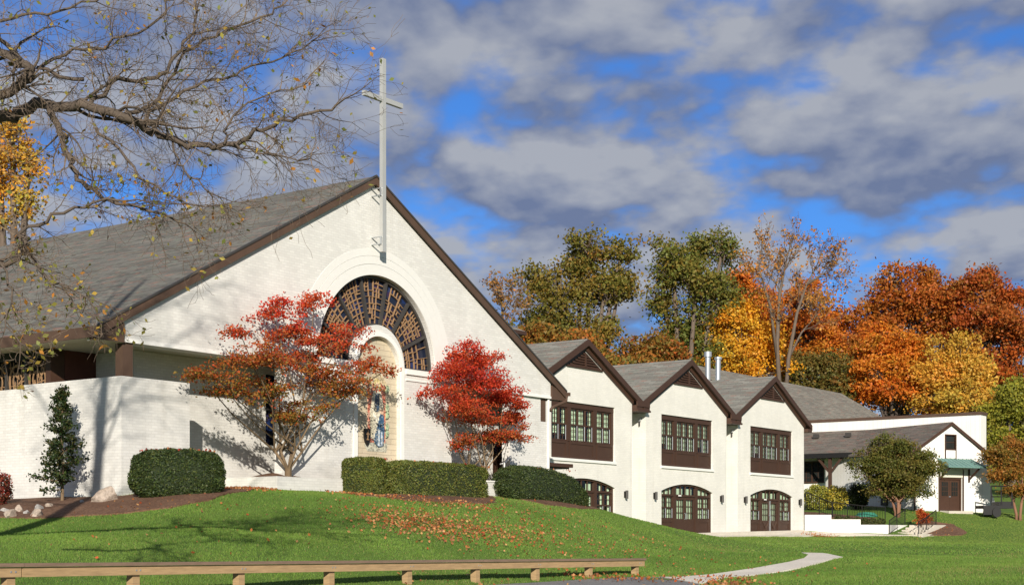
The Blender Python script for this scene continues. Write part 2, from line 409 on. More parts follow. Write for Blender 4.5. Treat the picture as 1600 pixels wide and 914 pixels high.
# ------------------------------------------------------------------ terrain
ctrl = []
def G(px, py, Y): p = at(px, py, Y); ctrl.append((p.x, p.y, p.z))
def GZ(X, Y, z): ctrl.append((X, Y, z))
for i in range(-3, 9):
    Yi = 23 * (1 + .0849 * i); xi = (208 + 196.66 * i) / (1 + .0849 * i)
    GZ((xi - CX) / F * Yi, Yi, -0.90 - 0.008 * max(i, 0))
for X in (-20, -8, 0, 8, 20): GZ(X, 10, -1.05); GZ(X, 0, -1.15)
for X in (6, 14, 25): GZ(X, 24, -1.02)
for a in ((100, 808, 38.7), (250, 800, 38.2), (0, 810, 38.7), (-250, 812, 40), (186, 776, 41.8), (0, 781, 45.2), (280, 772, 40.6), (432, 766, 46.0),
          (535, 770, 48.5), (450, 817, 37), (650, 790, 45), (650, 822, 39), (650, 860, 33.5), (570, 772, 48), (700, 777, 51), (785, 778, 54.5),
          (870, 781, 57.5), (930, 793, 60), (800, 800, 48), (800, 850, 38), (900, 803, 54), (900, 842, 44), (960, 803, 64), (1000, 818, 69),
          (985, 812, 72), (1034, 826.5, 74.5), (1060, 833, 76), (1100, 838.3, 78), (1000, 842, 55), (1000, 864, 45), (1100, 851, 60),
          (1100, 873, 46), (1100, 843.5, 72), (1250, 863, 48), (1300, 873, 43), (1070, 903, 35), (1400, 892, 36), (1600, 910, 30), (1600, 873, 45),
          (1600, 852, 65), (1400, 846, 78), (1250, 846, 70), (1400, 840.5, 87), (1500, 831, 90), (1600, 816, 95), (1470, 797.5, 97), (1545, 802, 98),
          (1620, 806, 101), (250, 850, 30), (450, 855, 30), (100, 850, 30)):
    G(*a)
for u in (12, 16, 20, 24, 28): p = wgw(u, -1.5); GZ(p[0], p[1], -0.01)
for u in (16, 24): p = wgw(u, -4); GZ(p[0], p[1], -0.03)
for X, Y, z in ((18.3, 90.5, 1.1), (20.5, 91.3, .9), (22.0, 92.5, .95), (19, 97, 1.7), (24, 94.5, 1.6), (18, 101, 2.1), (24, 103, 2.2), (30, 108, 2.3),
                (-20, 62, 1.2), (-32, 48, 1.0), (-30, 38, .4), (-22, 30, -.4), (-12, 60, 1.2), (0, 66, 1.2), (-5, 90, 2), (8, 110, 3), (45, 98, 1.3), (45, 80, -.1), (45, 50, -.6), (40, 120, 3.2), (-35, 80, 1.6)):
    GZ(X, Y, z)
ctrl = np.array(ctrl)
def _phi(r2): return np.where(r2 > 1e-9, 0.5 * r2 * np.log(r2 + 1e-12), 0.0)
_cs = ctrl[:, :2] / 20.0
_K = _phi(((_cs[:, None] - _cs[None]) ** 2).sum(-1)) + 0.002 * np.eye(len(_cs))
_Pm = np.c_[np.ones(len(_cs)), _cs]
_A = np.block([[_K, _Pm], [_Pm.T, np.zeros((3, 3))]])
_w = np.linalg.solve(_A, np.r_[ctrl[:, 2], 0, 0, 0])
def height(X, Y):
    X = np.asarray(X, float); Y = np.asarray(Y, float); sh = X.shape
    x = np.clip(X.ravel(), -36, 48); y = np.clip(Y.ravel(), 2, 116)
    q = np.c_[x, y] / 20.0
    out = np.empty(len(q))
    for i in range(0, len(q), 20000):
        b = q[i:i + 20000]
        out[i:i + 20000] = _phi(((b[:, None] - _cs[None]) ** 2).sum(-1)) @ _w[:-3] + np.c_[np.ones(len(b)), b] @ _w[-3:]
    far = np.clip((Y.ravel() - 112) / 70, 0, 1)
    out = np.clip(out, -1.4, 4.0) + far * 5.0
    out += 0.016 * np.sin(x * 1.7 + y * .6) * np.sin(y * 1.1 - x * .4)
    return out.reshape(sh)
def hz(x, y): return float(height(np.array([x]), np.array([y]))[0])

def build_terrain():
    xs = np.r_[-900, -500, -250, -130, -80, -55, np.arange(-40, 52, .5), 60, 80, 130, 250, 500, 900]
    ys = np.r_[-120, -60, -25, -8, np.arange(2, 116, .5), 120, 128, 138, 150, 165, 190, 250, 400, 700, 1200]
    X, Y = np.meshgrid(xs, ys); Z = height(X, Y)
    nx, ny = len(xs), len(ys)
    idx = np.arange(nx * ny).reshape(ny, nx)
    Fq = np.stack([idx[:-1, :-1], idx[:-1, 1:], idx[1:, 1:], idx[1:, :-1]], -1).reshape(-1, 4)
    o = raw_mesh('lawn', np.stack([X, Y, Z], -1).reshape(-1, 3), Fq, None, 'lawn')
    o.data.polygons.foreach_set('use_smooth', [True] * len(o.data.polygons))
    tag(o, kind='structure')
build_terrain()

def inpoly(X, Y, poly):
    r = np.zeros(X.shape, bool); n = len(poly)
    for i in range(n):
        x0, y0 = poly[i]; x1, y1 = poly[(i + 1) % n]
        c = ((y0 > Y) != (y1 > Y))
        with np.errstate(divide='ignore', invalid='ignore'):
            r ^= c & (X < (x1 - x0) * (Y - y0) / (y1 - y0 + 1e-12) + x0)
    return r

def rough_edge(poly, step, amp, seed):
    rng = random.Random(seed); out = []
    n = len(poly)
    for i in range(n):
        a = np.array(poly[i]); b = np.array(poly[(i + 1) % n]); L = np.linalg.norm(b - a); k = max(1, int(L / step))
        nrm = np.array([-(b - a)[1], (b - a)[0]]) / max(L, 1e-6)
        for j in range(k):
            p = a + (b - a) * j / k + nrm * rng.uniform(-amp, amp)
            out.append((p[0], p[1]))
    return out

def drape(name, poly, mat, lift, cell=0.6):
    """a ground sheet that follows the terrain, its rim turned down into the soil"""
    poly = [tuple(p) for p in poly]; n = len(poly)
    xs = [p[0] for p in poly]; ys = [p[1] for p in poly]
    gx, gy = np.meshgrid(np.arange(min(xs), max(xs), cell), np.arange(min(ys), max(ys), cell))
    ins = inpoly(gx, gy, poly)
    pts = [Vector(p) for p in poly] + [Vector((a, b)) for a, b in zip(gx[ins], gy[ins])]
    vo, eo, fo, *_ = delaunay_2d_cdt(pts, [], [list(range(n))], 1, 1e-5)
    V = np.array([(v[0], v[1]) for v in vo]); Z = height(V[:, 0], V[:, 1]) + lift
    mb = MB(); mb.add([(a, b, c) for (a, b), c in zip(V, Z)], [tuple(f) for f in fo])
    h = height(np.array(xs), np.array(ys))
    top = [(x, y, c + lift) for x, y, c in zip(xs, ys, h)]; bot = [(x, y, c - 0.15) for x, y, c in zip(xs, ys, h)]
    mb.add(top + bot, [(i, (i + 1) % n, n + (i + 1) % n, n + i) for i in range(n)])
    return tag(mb.build(name, mat), kind='structure')

def pxpoly(l):
    """ground points given by their pixel column and their distance"""
    return [((px - CX) / F * Y, Y) for px, Y in l]

ROAD = pxpoly([(-400, 20.4), (20, 20.6), (208, 22.5), (374, 24.5), (519, 26.5), (636, 28.4), (743, 30.3), (834, 32.2), (920, 34.1), (975, 35.4), (1035, 36.3), (1082, 34.0),
               (1122, 30.6), (1160, 26), (1250, 18), (1500, 8), (2600, 3), (-1800, 3), (-1200, 12)])
PATH = pxpoly([(1030, 36.0), (1060, 37.0), (1110, 38.5), (1180, 40.5), (1232, 42.6), (1256, 44.2), (1263, 46.2), (1250, 48.3), (1225, 50.2), (1180, 52), (1180, 53.4),
               (1240, 51.6), (1285, 48), (1318, 43.6), (1290, 42.2), (1250, 40.0), (1200, 38.3), (1150, 36.2), (1118, 34.0), (1092, 33.2), (1060, 34.5)])
PATIO = [tuple(wgw(13.4, -.02)), tuple(wgw(28.05, -.02)), (17.6, 88.05), (22.6, 88.3), (24.6, 88.7), (25, 88.3), (22.8, 88.0), (18.2, 87.5), tuple(wgw(27.6, -.95)), tuple(wgw(13.4, -.8))]
BED1 = pxpoly([(-260, 40.2), (0, 38.9), (60, 38.5), (130, 38.5), (200, 38.2), (270, 38.6), (330, 39.8), (385, 42.2), (400, 44.5), (350, 46.5), (300, 43), (190, 41.6)]) + [tuple(chw(-.05, 4)), tuple(chw(-.05, 14))]
BED2 = pxpoly([(536, 47.9), (560, 46.2), (640, 46.6), (700, 47.8), (757, 49.6), (775, 51.2), (770, 54.5)]) + [tuple(chw(13.5, -.1)), tuple(chw(9, -.1))]
BED3 = pxpoly([(803, 55), (850, 54.6), (890, 56), (925, 58.3), (940, 60.5)]) + [tuple(chw(22.5, -.2)), tuple(chw(19, -.1))]
BED4 = pxpoly([(1428, 89.2), (1455, 88.4), (1500, 88.6), (1512, 89.8), (1490, 92), (1450, 92.6), (1432, 91.6)])
BED5 = [(17.7, 88.75), (22.2, 89.0), (22.8, 93.2), (19, 95.5), (17.3, 95)]
drape('road', ROAD, 'asphalt', 0.012, 1.5)
drape('path', PATH, 'pale_concrete', 0.03, 0.7)
drape('patio', PATIO, 'concrete', 0.03, 0.7)
for i, b in enumerate((BED1, BED2, BED3, BED4, BED5)):
    b[:] = rough_edge(b, .5, .06, i)
    drape('mulch_bed', b, 'mulch', 0.04, 0.5)

# ------------------------------------------------------------------ church
ch = empty('church', (CH0[0], CH0[1], 0), RZ)
tag(ch, 'white brick gabled church with a tall cross and a big arched stained glass window', 'church')
Wc, UM, SOF = 21.46, 10.73, 5.63
def roof_z(u): return 12.32 - 0.549 * abs(u - UM)

# gable wall with centre bay, ring-shaped window opening and niche
NU, RW, RI, RN, ZW, ZN = 11.02, 3.05, 1.36, 1.12, 5.92, 5.76
outer = [(0, SOF), (6.45, SOF), (6.45, -.5), (15.05, -.5), (15.05, SOF), (Wc, SOF), (Wc, roof_z(Wc) - .3), (UM, roof_z(UM) - .3), (0, roof_z(0) - .3)]
hole_w = arc(NU, ZW, RW, 0, 180, 48) + arc(NU, ZW, RI, 180, 0, 30)
hole_n = [(NU - RN, 0.9), (NU + RN, 0.9)] + arc(NU, ZN, RN, 0, 180, 30)
MB().plate(outer, [hole_w, hole_n], 0, 0.45).build('gable_wall', 'white_brick', ch)
# stepped brick rings round the arch and the ring round the niche
for r0, r1, d in ((RW + .02, RW + .38, .032), (RW + .395, RW + .66, .022), (RW + .675, RW + .92, .012)):
    MB().plate(arc(NU, ZW - .02, r1, 2, 178, 56) + arc(NU, ZW - .02, r0, 178, 2, 56), [], -d, -0.002).build('arch_ring', 'ring_brick', ch)
MB().plate([(NU + RN + .17, 1.0)] + arc(NU, ZN, RN + .17, 0, 180, 30) + [(NU - RN - .24, 1.0), (NU - RN - .01, 1.0)] + arc(NU, ZN, RN + .01, 180, 0, 30) + [(NU + RN + .01, 1.0)], [], -.045, -.002).build('niche_surround', 'white_smooth', ch)
for s in (-1, 1):
    a, b = sorted((NU + s * (RI + .05), NU + s * (RW + .3)))
    MB().box(a, b, -.07, -.002, 5.72, 5.86).build('window_sill', 'white_smooth', ch)
    MB().box(a, b, -.04, -.002, 5.50, 5.56).build('ledge', 'white_smooth', ch)
# stained window: frame, glass, mullions, tan lattice by sector
aw = MB().plate(arc(NU, ZW, RW - .003, 0, 180, 48) + arc(NU, ZW, RI + .003, 180, 0, 30), [], .30, .34).build('arched_window', 'stained', ch)
MB().plate(arc(NU, ZW, RW - .004, 0, 180, 48) + arc(NU, ZW, RW - .09, 180, 0, 48), [], .16, .29).build('frame', 'charcoal', aw)
MB().plate(arc(NU, ZW, RI + .07, 0, 180, 30) + arc(NU, ZW, RI + .004, 180, 0, 30), [], .17, .29).build('frame', 'charcoal', aw)
for s in (-1, 1):
    a, b = sorted((NU + s * (RI + .075), NU + s * (RW - .095)))
    MB().box(a, b, .18, .29, ZW, ZW + .06).build('frame', 'charcoal', aw)
SECT = [0, 25.0, 52, 78, 104, 130, 156, 180]
def pol(a, r, y): return (NU + r * math.cos(math.radians(a)), y, ZW + r * math.sin(math.radians(a)))
for a in SECT[1:-1]:
    MB().beam(pol(a, RI + .072, .225), pol(a, RW - .092, .225), .10, .11, (0, 1, 0)).build('mullion', 'charcoal', aw)
def lattice(a0, a1, seed):
    rng = random.Random(seed); mb = MB()
    def ring(aa, ab, r, w):
        k = 3
        for i in range(k):
            mb.beam(pol(aa + (ab - aa) * i / k, r, .27 - rng.uniform(0, .012)), pol(aa + (ab - aa) * (i + 1) / k, r, .27 - rng.uniform(0, .012)), w, .05, (0, 1, 0))
    def split(x0, x1, r0, r1, dep):
        w = math.radians(x1 - x0) * (r0 + r1) / 2; h = r1 - r0
        if dep == 0 or (w < .26 and h < .27) or (dep < 4 and rng.random() < .14): return
        bw = rng.choice((.016, .02, .025, .036))
        if (w > h * rng.uniform(.75, 1.3)):
            f = rng.uniform(.3, .7); xm = x0 + (x1 - x0) * f
            mb.beam(pol(xm, r0, .265 - rng.uniform(0, .012)), pol(xm, r1, .265 - rng.uniform(0, .012)), bw, .05, (0, 1, 0))
            split(x0, xm, r0, r1, dep - 1); split(xm, x1, r0, r1, dep - 1)
        else:
            f = rng.uniform(.3, .7); rm = r0 + (r1 - r0) * f
            ring(x0, x1, rm, bw)
            split(x0, x1, r0, rm, dep - 1); split(x0, x1, rm, r1, dep - 1)
    split(a0, a1, RI + .07, RW - .09, 7)
    mb.build('lattice', 'tan_metal', aw)
for i in range(7): lattice(SECT[i] + 2, SECT[i + 1] - 2, 40 + i)
# niche: sandstone back, mosaic figure and shield
MB().plate([(NU - RN, 0.9), (NU + RN, 0.9)] + arc(NU, ZN, RN - .002, 0, 180, 30), [], .16, .3).build('niche_panel', 'sand_stone', ch)
mz = MB(); _lay = [0]
def mos(pts, col, smooth=False):
    _lay[0] += 1; d = .15 - .004 * _lay[0]
    mz.plate([(NU + x, z) for x, z in pts], [], d, .158, col=col)
def ell(cx, cz, rx, rz, n=20): return [(cx + rx * math.cos(2 * math.pi * i / n), cz + rz * math.sin(2 * math.pi * i / n)) for i in range(n)]
mos([(-.45, 2.95), (.55, 2.95), (.62, 3.2), (.50, 3.4), (-.45, 3.4), (-.6, 3.15)], (.46, .44, .34))
mos([(-.40, 3.25), (.50, 3.25), (.52, 5.25), (.06, 5.66), (-.42, 5.22)], (.50, .16, .10))
mos([(-.30, 4.9), (-.36, 5.35), (-.1, 5.62), (.16, 5.66), (.5, 5.40), (.62, 5.2), (.36, 5.25), (.1, 5.45), (-.16, 5.3)], (.50, .40, .24))
mos(ell(.06, 5.24, .18, .22), (.66, .52, .22))
mos([(-.28, 3.4), (.05, 3.3), (.36, 3.7), (.40, 4.5), (.30, 4.85), (.20, 5.15), (.06, 5.34), (-.08, 5.15), (-.18, 4.85), (-.32, 4.3)], (.62, .56, .42))
mos(ell(.06, 5.18, .095, .13), (.60, .40, .26))
mos([(-.04, 4.95), (.14, 4.95), (.17, 4.4), (.02, 4.3), (-.07, 4.6)], (.05, .085, .13))
mos([(-.24, 4.2), (-.10, 4.1), (.10, 3.9), (.3, 4.15), (.34, 4.3), (.10, 4.05), (-.12, 4.28)], (.72, .68, .56))
mos([(-.30, 4.3), (-.2, 4.25), (-.14, 3.7), (-.24, 3.45), (-.32, 3.8)], (.55, .50, .36))
mos([(.06, 3.18), (.02, 3.7), (.14, 4.1), (.24, 4.28), (.38, 4.2), (.42, 3.7), (.38, 3.18)], (.05, .11, .19))
mos([(-.10, 3.25), (-.06, 3.6), (.10, 3.75), (.38, 3.65), (.36, 3.15), (.1, 3.1)], (.075, .13, .19))
mos([(.06, 3.14), (.08, 3.66), (.16, 3.7), (.17, 3.14)], (.46, .52, .56)); mos([(.22, 3.15), (.23, 3.64), (.31, 3.62), (.31, 3.15)], (.40, .46, .52))
mos(ell(.28, 4.32, .075, .10), (.58, .38, .26))
for z0 in (3.45, 3.7, 4.1, 4.35, 5.0): mos([(.50, z0), (.60, z0 + .05), (.64, z0 + .18), (.56, z0 + .26), (.50, z0 + .2)], (.33, .42, .26))
mz.build('mosaic', 'mosaic', ch, color=True)
sh = MB(); sh.plate([(NU + x, z) for x, z in ((-.66, 3.7), (-.36, 3.7), (-.36, 3.40), (-.42, 3.24), (-.51, 3.13), (-.60, 3.24), (-.66, 3.40))], [], .06, .13)
shield = sh.build('shield', 'black', ch)
shc = MB(); shc.box(NU - .53, NU - .49, .045, .058, 3.33, 3.64).box(NU - .58, NU - .44, .047, .057, 3.49, 3.54)
shc.plate([(NU + x, z) for x, z in ((-.58, 3.31), (-.44, 3.31), (-.47, 3.37), (-.51, 3.33), (-.55, 3.37))], [], .046, .0585)
shc.build('emblem', 'tan_metal', shield)
# roof
RT = .24
MB().plate([(-.95, roof_z(-.95)), (-.95, roof_z(-.95) - RT), (UM, roof_z(UM) - RT - .02), (Wc + .95, roof_z(Wc + .95) - RT), (Wc + .95, roof_z(Wc + .95)), (UM, roof_z(UM))], [], -.07, 44).build('roof', 'church_shingle', ch)
for s in (-1, 1):
    e = UM + s * (UM + .97)
    m_ = MB(); z1, z0 = roof_z(UM) - .03, roof_z(e) - .03
    m_.plate([(UM, z1), (e, z0), (e, z0 - .26), (UM, z1 - .26)], [], -.13, -.075)
    m_.build('rake_board', 'brown_aged', ch)
    m_ = MB(); m_.plate([(UM, z1 + .07), (e, z0 + .07), (e, z0 + .002), (UM, z1 + .002)], [], -.16, -.075); m_.build('drip_edge', 'charcoal', ch)
    # boxed eave end and eave board
    a, b = sorted((e - s * .02, e - s * .97))
    zb = roof_z(e - s * .97) - .36
    MB().plate([(e - s * .03, z0 - .1), (e - s * .03, SOF - .12), (e - s * .96, SOF - .12), (e - s * .96, zb)], [], -.072, .30).build('eave_return', 'brown_aged', ch)
    a, b = sorted((e, e + s * .05))
    MB().box(a, b, -.12, 44, SOF - .06, roof_z(e) - .02).build('eave_board', 'brown_aged', ch)
MB().box(UM + UM + .97 + .05, UM + UM + .97 + .17, -.2, 30, 5.72, 5.86).build('gutter', 'brown_aged', ch)
MB().box(-.9, Wc + .9, .46, 43, SOF + .01, SOF + .07).build('soffit', 'soffit', ch)
MB().box(-.9, -.03, -.06, .455, SOF - .125, SOF - .05).build('soffit', 'soffit', ch)
MB().box(.02, 6.4, -.05, .5, SOF - .1, SOF - .004).build('drip_trim', 'white_smooth', ch)
MB().box(15.1, Wc - .02, -.05, .5, SOF - .1, SOF - .004).build('drip_trim', 'white_smooth', ch)
# recessed porch walls
MB().plate([(1.89, -.5), (Wc, -.5), (Wc, SOF), (1.89, SOF)], [[(7.4, 3.05), (8.12, 3.05), (8.12, 5.4), (7.4, 5.4)], [(20.0, 2.05), (21.05, 2.05), (21.05, 4.25), (20.0, 4.25)]], 1.8, 2.15).build('porch_wall', 'white_brick', ch)
MB().plate([(2.155, -.5), (3.6, -.5), (3.6, SOF), (2.155, SOF)], [], 1.89, 2.2, 'x').build('porch_wall', 'white_brick', ch)
w_ = MB().box(7.4, 8.12, 1.98, 2.0, 3.05, 5.4).build('slit_window', 'stained', ch)
MB().box(7.4, 7.46, 1.88, 1.97, 3.05, 5.4).box(8.06, 8.12, 1.88, 1.97, 3.05, 5.4).box(7.46, 8.06, 1.88, 1.97, 4.2, 4.27).build('frame', 'charcoal', w_)
MB().box(7.3, 8.22, 1.72, 1.84, 2.95, 3.04).build('window_sill', 'white_smooth', ch)
d_ = MB().box(20.0, 21.05, 1.95, 2.0, 2.05, 4.25).build('side_door', 'brown', ch)
MB().box(20.05, 20.48, 1.90, 1.948, 2.2, 3.2).box(20.57, 21.0, 1.90, 1.948, 2.2, 3.2).build('door_panel', 'brown', d_)
MB().box(20.12, 20.45, 1.92, 1.948, 3.35, 4.1).box(20.6, 20.93, 1.92, 1.948, 3.35, 4.1).build('pane', 'stained', d_)
MB().box(15.1, 21.4, .5, 1.79, 1.2, 2.04).build('porch_step', 'concrete', ch)
MB().box(.72, 1.885, 3.56, 3.62, 1.0, SOF).build('porch_door', 'maroon', ch)
MB().box(.20, .70, 3.54, 3.78, 1.0, SOF).build('door_post', 'brown', ch)
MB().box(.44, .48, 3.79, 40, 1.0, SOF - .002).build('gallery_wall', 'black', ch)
def screen(v0, v1, seed):
    rng = random.Random(seed); mb = MB(); u = .30
    z0, z1 = 3.0, 5.36; vm = (v0 + v1) / 2
    for z in (3.4, 3.8, 4.15, 4.45, 4.62, 4.95, 5.2): mb.beam((u, v0, z), (u, v1, z), .022, .02, (1, 0, 0))
    for f in (.1, .3, .52, .74, .92): mb.beam((u - .006, v0 + (v1 - v0) * f, z0), (u - .006, v0 + (v1 - v0) * f, z1), .02, .02, (1, 0, 0))
    for r, w in ((.40, .05), (.22, .03)):
        for i in range(14):
            a, b = i * 2 * math.pi / 14, (i + 1) * 2 * math.pi / 14
            mb.beam((u - .02, vm + r * math.cos(a), 4.75 + r * 1.25 * math.sin(a)), (u - .02, vm + r * math.cos(b), 4.75 + r * 1.25 * math.sin(b)), w, .03, (1, 0, 0))
    for i in range(6):
        a = rng.uniform(0, 6.28)
        mb.beam((u - .03, vm + .4 * math.cos(a), 4.75 + .5 * math.sin(a)), (u - .03, vm + .1 * math.cos(a + 1), 4.75 + .1 * math.sin(a + 1)), .03, .02, (1, 0, 0))
    p = mb.build('lattice_screen', 'tan_metal', ch)
    MB().box(.20, .38, v1, v1 + .09, 2.5, SOF).build('post', 'charcoal', p)
for i in range(6): screen(3.84 + .97 * i, 4.72 + .97 * i, i)
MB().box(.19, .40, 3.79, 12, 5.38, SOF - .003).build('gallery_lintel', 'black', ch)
MB().box(0.0, .36, .02, .34, 4.57, SOF - .11).build('column', 'brown_aged', ch)
# right block with corner post, downspout
MB().plate([(18.8, -.5), (Wc, -.5), (Wc, 4.6), (20.86, 4.6), (20.86, SOF - .11), (18.8, SOF - .11)], [], .07, .46).build('corner_wall', 'white_brick', ch)
MB().box(20.9, 21.26, .1, .42, 4.61, SOF - .105).build('corner_post', 'brown_aged', ch)
MB().tube([(21.37, .05, 5.52), (21.37, .05, 4.4), (21.37, .05, 0)], .05, 8).build('downspout', 'white_smooth', ch)
MB().tube([(22.46, -.1, 5.72), (22.42, -.1, 5.5), (21.6, -.02, 5.22), (21.46, .02, 5.05)], .065, 8).build('downspout_elbow', 'brown_aged', ch)
MB().box(Wc - .3, Wc, .47, 40, -.5, SOF).build('side_wall', 'white_brick', ch)
# roof cross: square steel bars bolted in front of the gable
cr = MB().box(UM - .06, UM + .115, -.47, -.33, 9.70, 16.27).build('cross', 'cross_metal', ch)
cr['label'] = 'tall pale metal cross rising above the gable'
MB().box(UM - .97, UM - .0605, -.465, -.335, 14.80, 14.96).box(UM + .1155, UM + 1.02, -.465, -.335, 14.80, 14.96).build('cross_arm', 'cross_metal', cr)
for z in (9.95, 11.6):
    MB().box(UM - .12, UM - .062, -.44, -.012, z, z + .03).box(UM - .12, UM - .062, -.44, -.012, z + .24, z + .27).box(UM - .12, UM - .09, -.44, -.39, z + .031, z + .239).build('bracket', 'galvanised', cr)

# ------------------------------------------------------------------ free-standing brick walls by the church
def local_thing(name, label, cat, org, rz, group=None):
    return tag(empty(name, (org[0], org[1], 0), rz), label, cat, group)
pw = local_thing('garden_wall', 'tall white brick wall below the brown corner column of the church', 'wall', CH0, RZ)
MB().box(-.12, 2.42, -.06, .24, -.5, 4.56).build('front_face', 'white_brick', pw)
MB().box(-.12, .19, .242, 4.4, -.5, 4.56).build('side_face', 'white_brick', pw)
MB().box(-.12, .19, 4.402, 30, -.5, 4.46).build('side_face', 'white_brick', pw)
pl = local_thing('planter_wall', 'low white brick planter wall round the left red maple', 'planter', CH0, RZ)
pu = (46.3 - 42.2 + .6 * .5855) / .8107; pu2 = (48.75 - 42.2 + .6 * .5855) / .8107
MB().box(pu, pu2, -.62, -.36, .9, 1.90).build('front_face', 'white_brick', pl)
MB().box(pu, pu + .26, -.358, 1.78, .9, 1.90).build('side_face', 'white_brick', pl)
soil = MB(); _n = 12
_g = [[(pu + .262 + (pu2 - pu - .27) * i / _n, -.356 + (2.12 - .0) * j / _n, 1.80 + .28 * math.exp(-((i / _n - .35) ** 2 * 7 + (j / _n - .45) ** 2 * 6))) for i in range(_n + 1)] for j in range(_n + 1)]
soil.add([p for r in _g for p in r], [(j * (_n + 1) + i, j * (_n + 1) + i + 1, (j + 1) * (_n + 1) + i + 1, (j + 1) * (_n + 1) + i) for j in range(_n) for i in range(_n)])
soil.build('soil', 'mulch', pl, smooth=True)
bl = local_thing('stoop_wall', 'short white brick block between the two dark hedges', 'wall', CH0, RZ)
bu0 = (at(766, 0, 1).x); 
def upx(px, v):
    """distance along the church front of pixel column px on the plane v"""
    r = (px - CX) / F; c = -41.5 - 1.2335 * v
    Y = c / (r - .7222); return (Y - 42.2 - .5855 * v) / .8107
MB().box(upx(762, -1), upx(803, -1), -1.0, -.6, .9, 2.03).build('block', 'white_brick', bl)
MB().box(upx(762, -1) - .03, upx(803, -1) + .03, -1.03, -.57, 2.032, 2.08).build('coping', 'white_smooth', bl)
hr = local_thing('handrail', 'slim white metal handrail in front of the brown porch door', 'handrail', CH0, RZ)
hu = upx(788, -.2)
MB().tube([(hu, -.2, 1.9), (hu, -.2, 2.84)], .03, 6).build('post', 'white_smooth', hr)
MB().tube([(hu - .25, -.2, 2.78), (hu + .02, -.2, 2.82), (hu + .5, -.1, 3.1), (hu + .62, -.1, 3.12)], .028, 6).build('rail', 'white_smooth', hr)

# ------------------------------------------------------------------ classroom wing with three gabled bays
wg = empty('classroom_wing', (WG0[0], WG0[1], 0), RZ)
tag(wg, 'white brick two storey wing with three brown trimmed gables and arched doors', 'building')
BW, BP = 8.5, 9.8
def bz(u): return 9.17 - .515 * abs(u - BW / 2)
U0, U1 = 1.54, 6.94
def segarch(u0, u1, zs, rise, n=24):
    c = (u1 - u0) / 2; R = (c * c + rise * rise) / (2 * rise); a = math.degrees(math.asin(c / R))
    return arc((u0 + u1) / 2, zs + rise - R, R, 90 - a, 90 + a, n)
parts = []
def part(o): parts.append(o); return o
wout = [(0, -.6), (BW, -.6), (BW, bz(BW) - .25), (BW / 2, bz(BW / 2) - .25), (0, bz(0) - .25)]
h1 = [(U0, 3.6), (U1, 3.6), (U1, 6.18), (U0, 6.18)]
h2 = [(U0, -.02), (U1, -.02)] + segarch(U0, U1, 2.34, .39)
hv = [(BW / 2 - 1.46, 7.86), (BW / 2 + 1.46, 7.86), (BW / 2, 7.86 + 1.46 * .515)]
part(MB().plate(wout, [h1, h2, hv], 0, .32).build('bay_wall', 'wing_brick', wg))
part(MB().box(0, .32, .322, 1.25, -.6, bz(0) - .26).build('return_wall', 'wing_brick', wg))
part(MB().box(BW - .32, BW, .322, 1.25, -.6, bz(0) - .26).build('return_wall', 'wing_brick', wg))
# roof of the bay, its rake boards, eave pieces, louvred vent
e0, e1 = -.66, BW + .66
part(MB().plate([(e0, bz(e0)), (e0, bz(e0) - .2), (BW / 2, bz(BW / 2) - .22), (e1, bz(e1) - .2), (e1, bz(e1)), (BW / 2, bz(BW / 2))], [], -.20, 9.2).build('bay_roof', 'shingle_v', wg))
for s in (-1, 1):
    eu = BW / 2 + s * (BW / 2 + .62); zt, ze = bz(BW / 2) - .02, bz(eu) - .02
    part(MB().plate([(BW / 2, zt), (eu, ze), (eu, ze - .30), (BW / 2, zt - .30)], [], -.27, -.205).build('rake_board', 'brown', wg))
    part(MB().plate([(BW / 2, zt - .26), (eu - s * .62, ze + .515 * .62 - .26), (eu - s * .62, ze + .515 * .62 - .50), (BW / 2, zt - .50)], [], -.10, -.003).build('frieze_board', 'brown', wg))
    part(MB().plate([(BW / 2, zt - .262), (eu - s * .02, ze - .262), (eu - s * .02, ze - .30), (BW / 2, zt - .30)], [], -.20, -.102).build('rake_soffit', 'brown', wg))
    a, b = sorted((eu - s * .02, eu - s * .60))
    part(MB().box(a, b, -.25, 1.0, 6.22, 6.42).build('eave_return', 'brown', wg))
lv = MB().plate([(BW / 2 - 1.459, 7.861), (BW / 2 + 1.459, 7.861), (BW / 2, 7.86 + 1.458 * .515)], [], -.02, .25).build('gable_vent', 'black', wg)
part(lv)
sl_ = MB()
for i in range(6):
    z = 7.90 + i * .115; hw = 1.42 - (z - 7.86 + .04) / .515
    if hw > .06: sl_.add([(BW / 2 - hw, -.09, z - .02), (BW / 2 + hw, -.09, z - .02), (BW / 2 + hw, -.022, z + .05), (BW / 2 - hw, -.022, z + .05),
                          (BW / 2 - hw, -.09, z - .045), (BW / 2 + hw, -.09, z - .045), (BW / 2 + hw, -.022, z + .025), (BW / 2 - hw, -.022, z + .025)],
                         [(0, 1, 2, 3), (7, 6, 5, 4), (0, 4, 5, 1), (3, 2, 6, 7), (0, 3, 7, 4), (1, 5, 6, 2)])
sl_.build('louvre', 'brown', lv)
MB().box(BW / 2 - .04, BW / 2 + .04, -.11, -.021, 7.87, 8.5).box(BW / 2 - 1.5, BW / 2 + 1.5, -.08, -.003, 7.78, 7.86).build('frame', 'brown', lv)

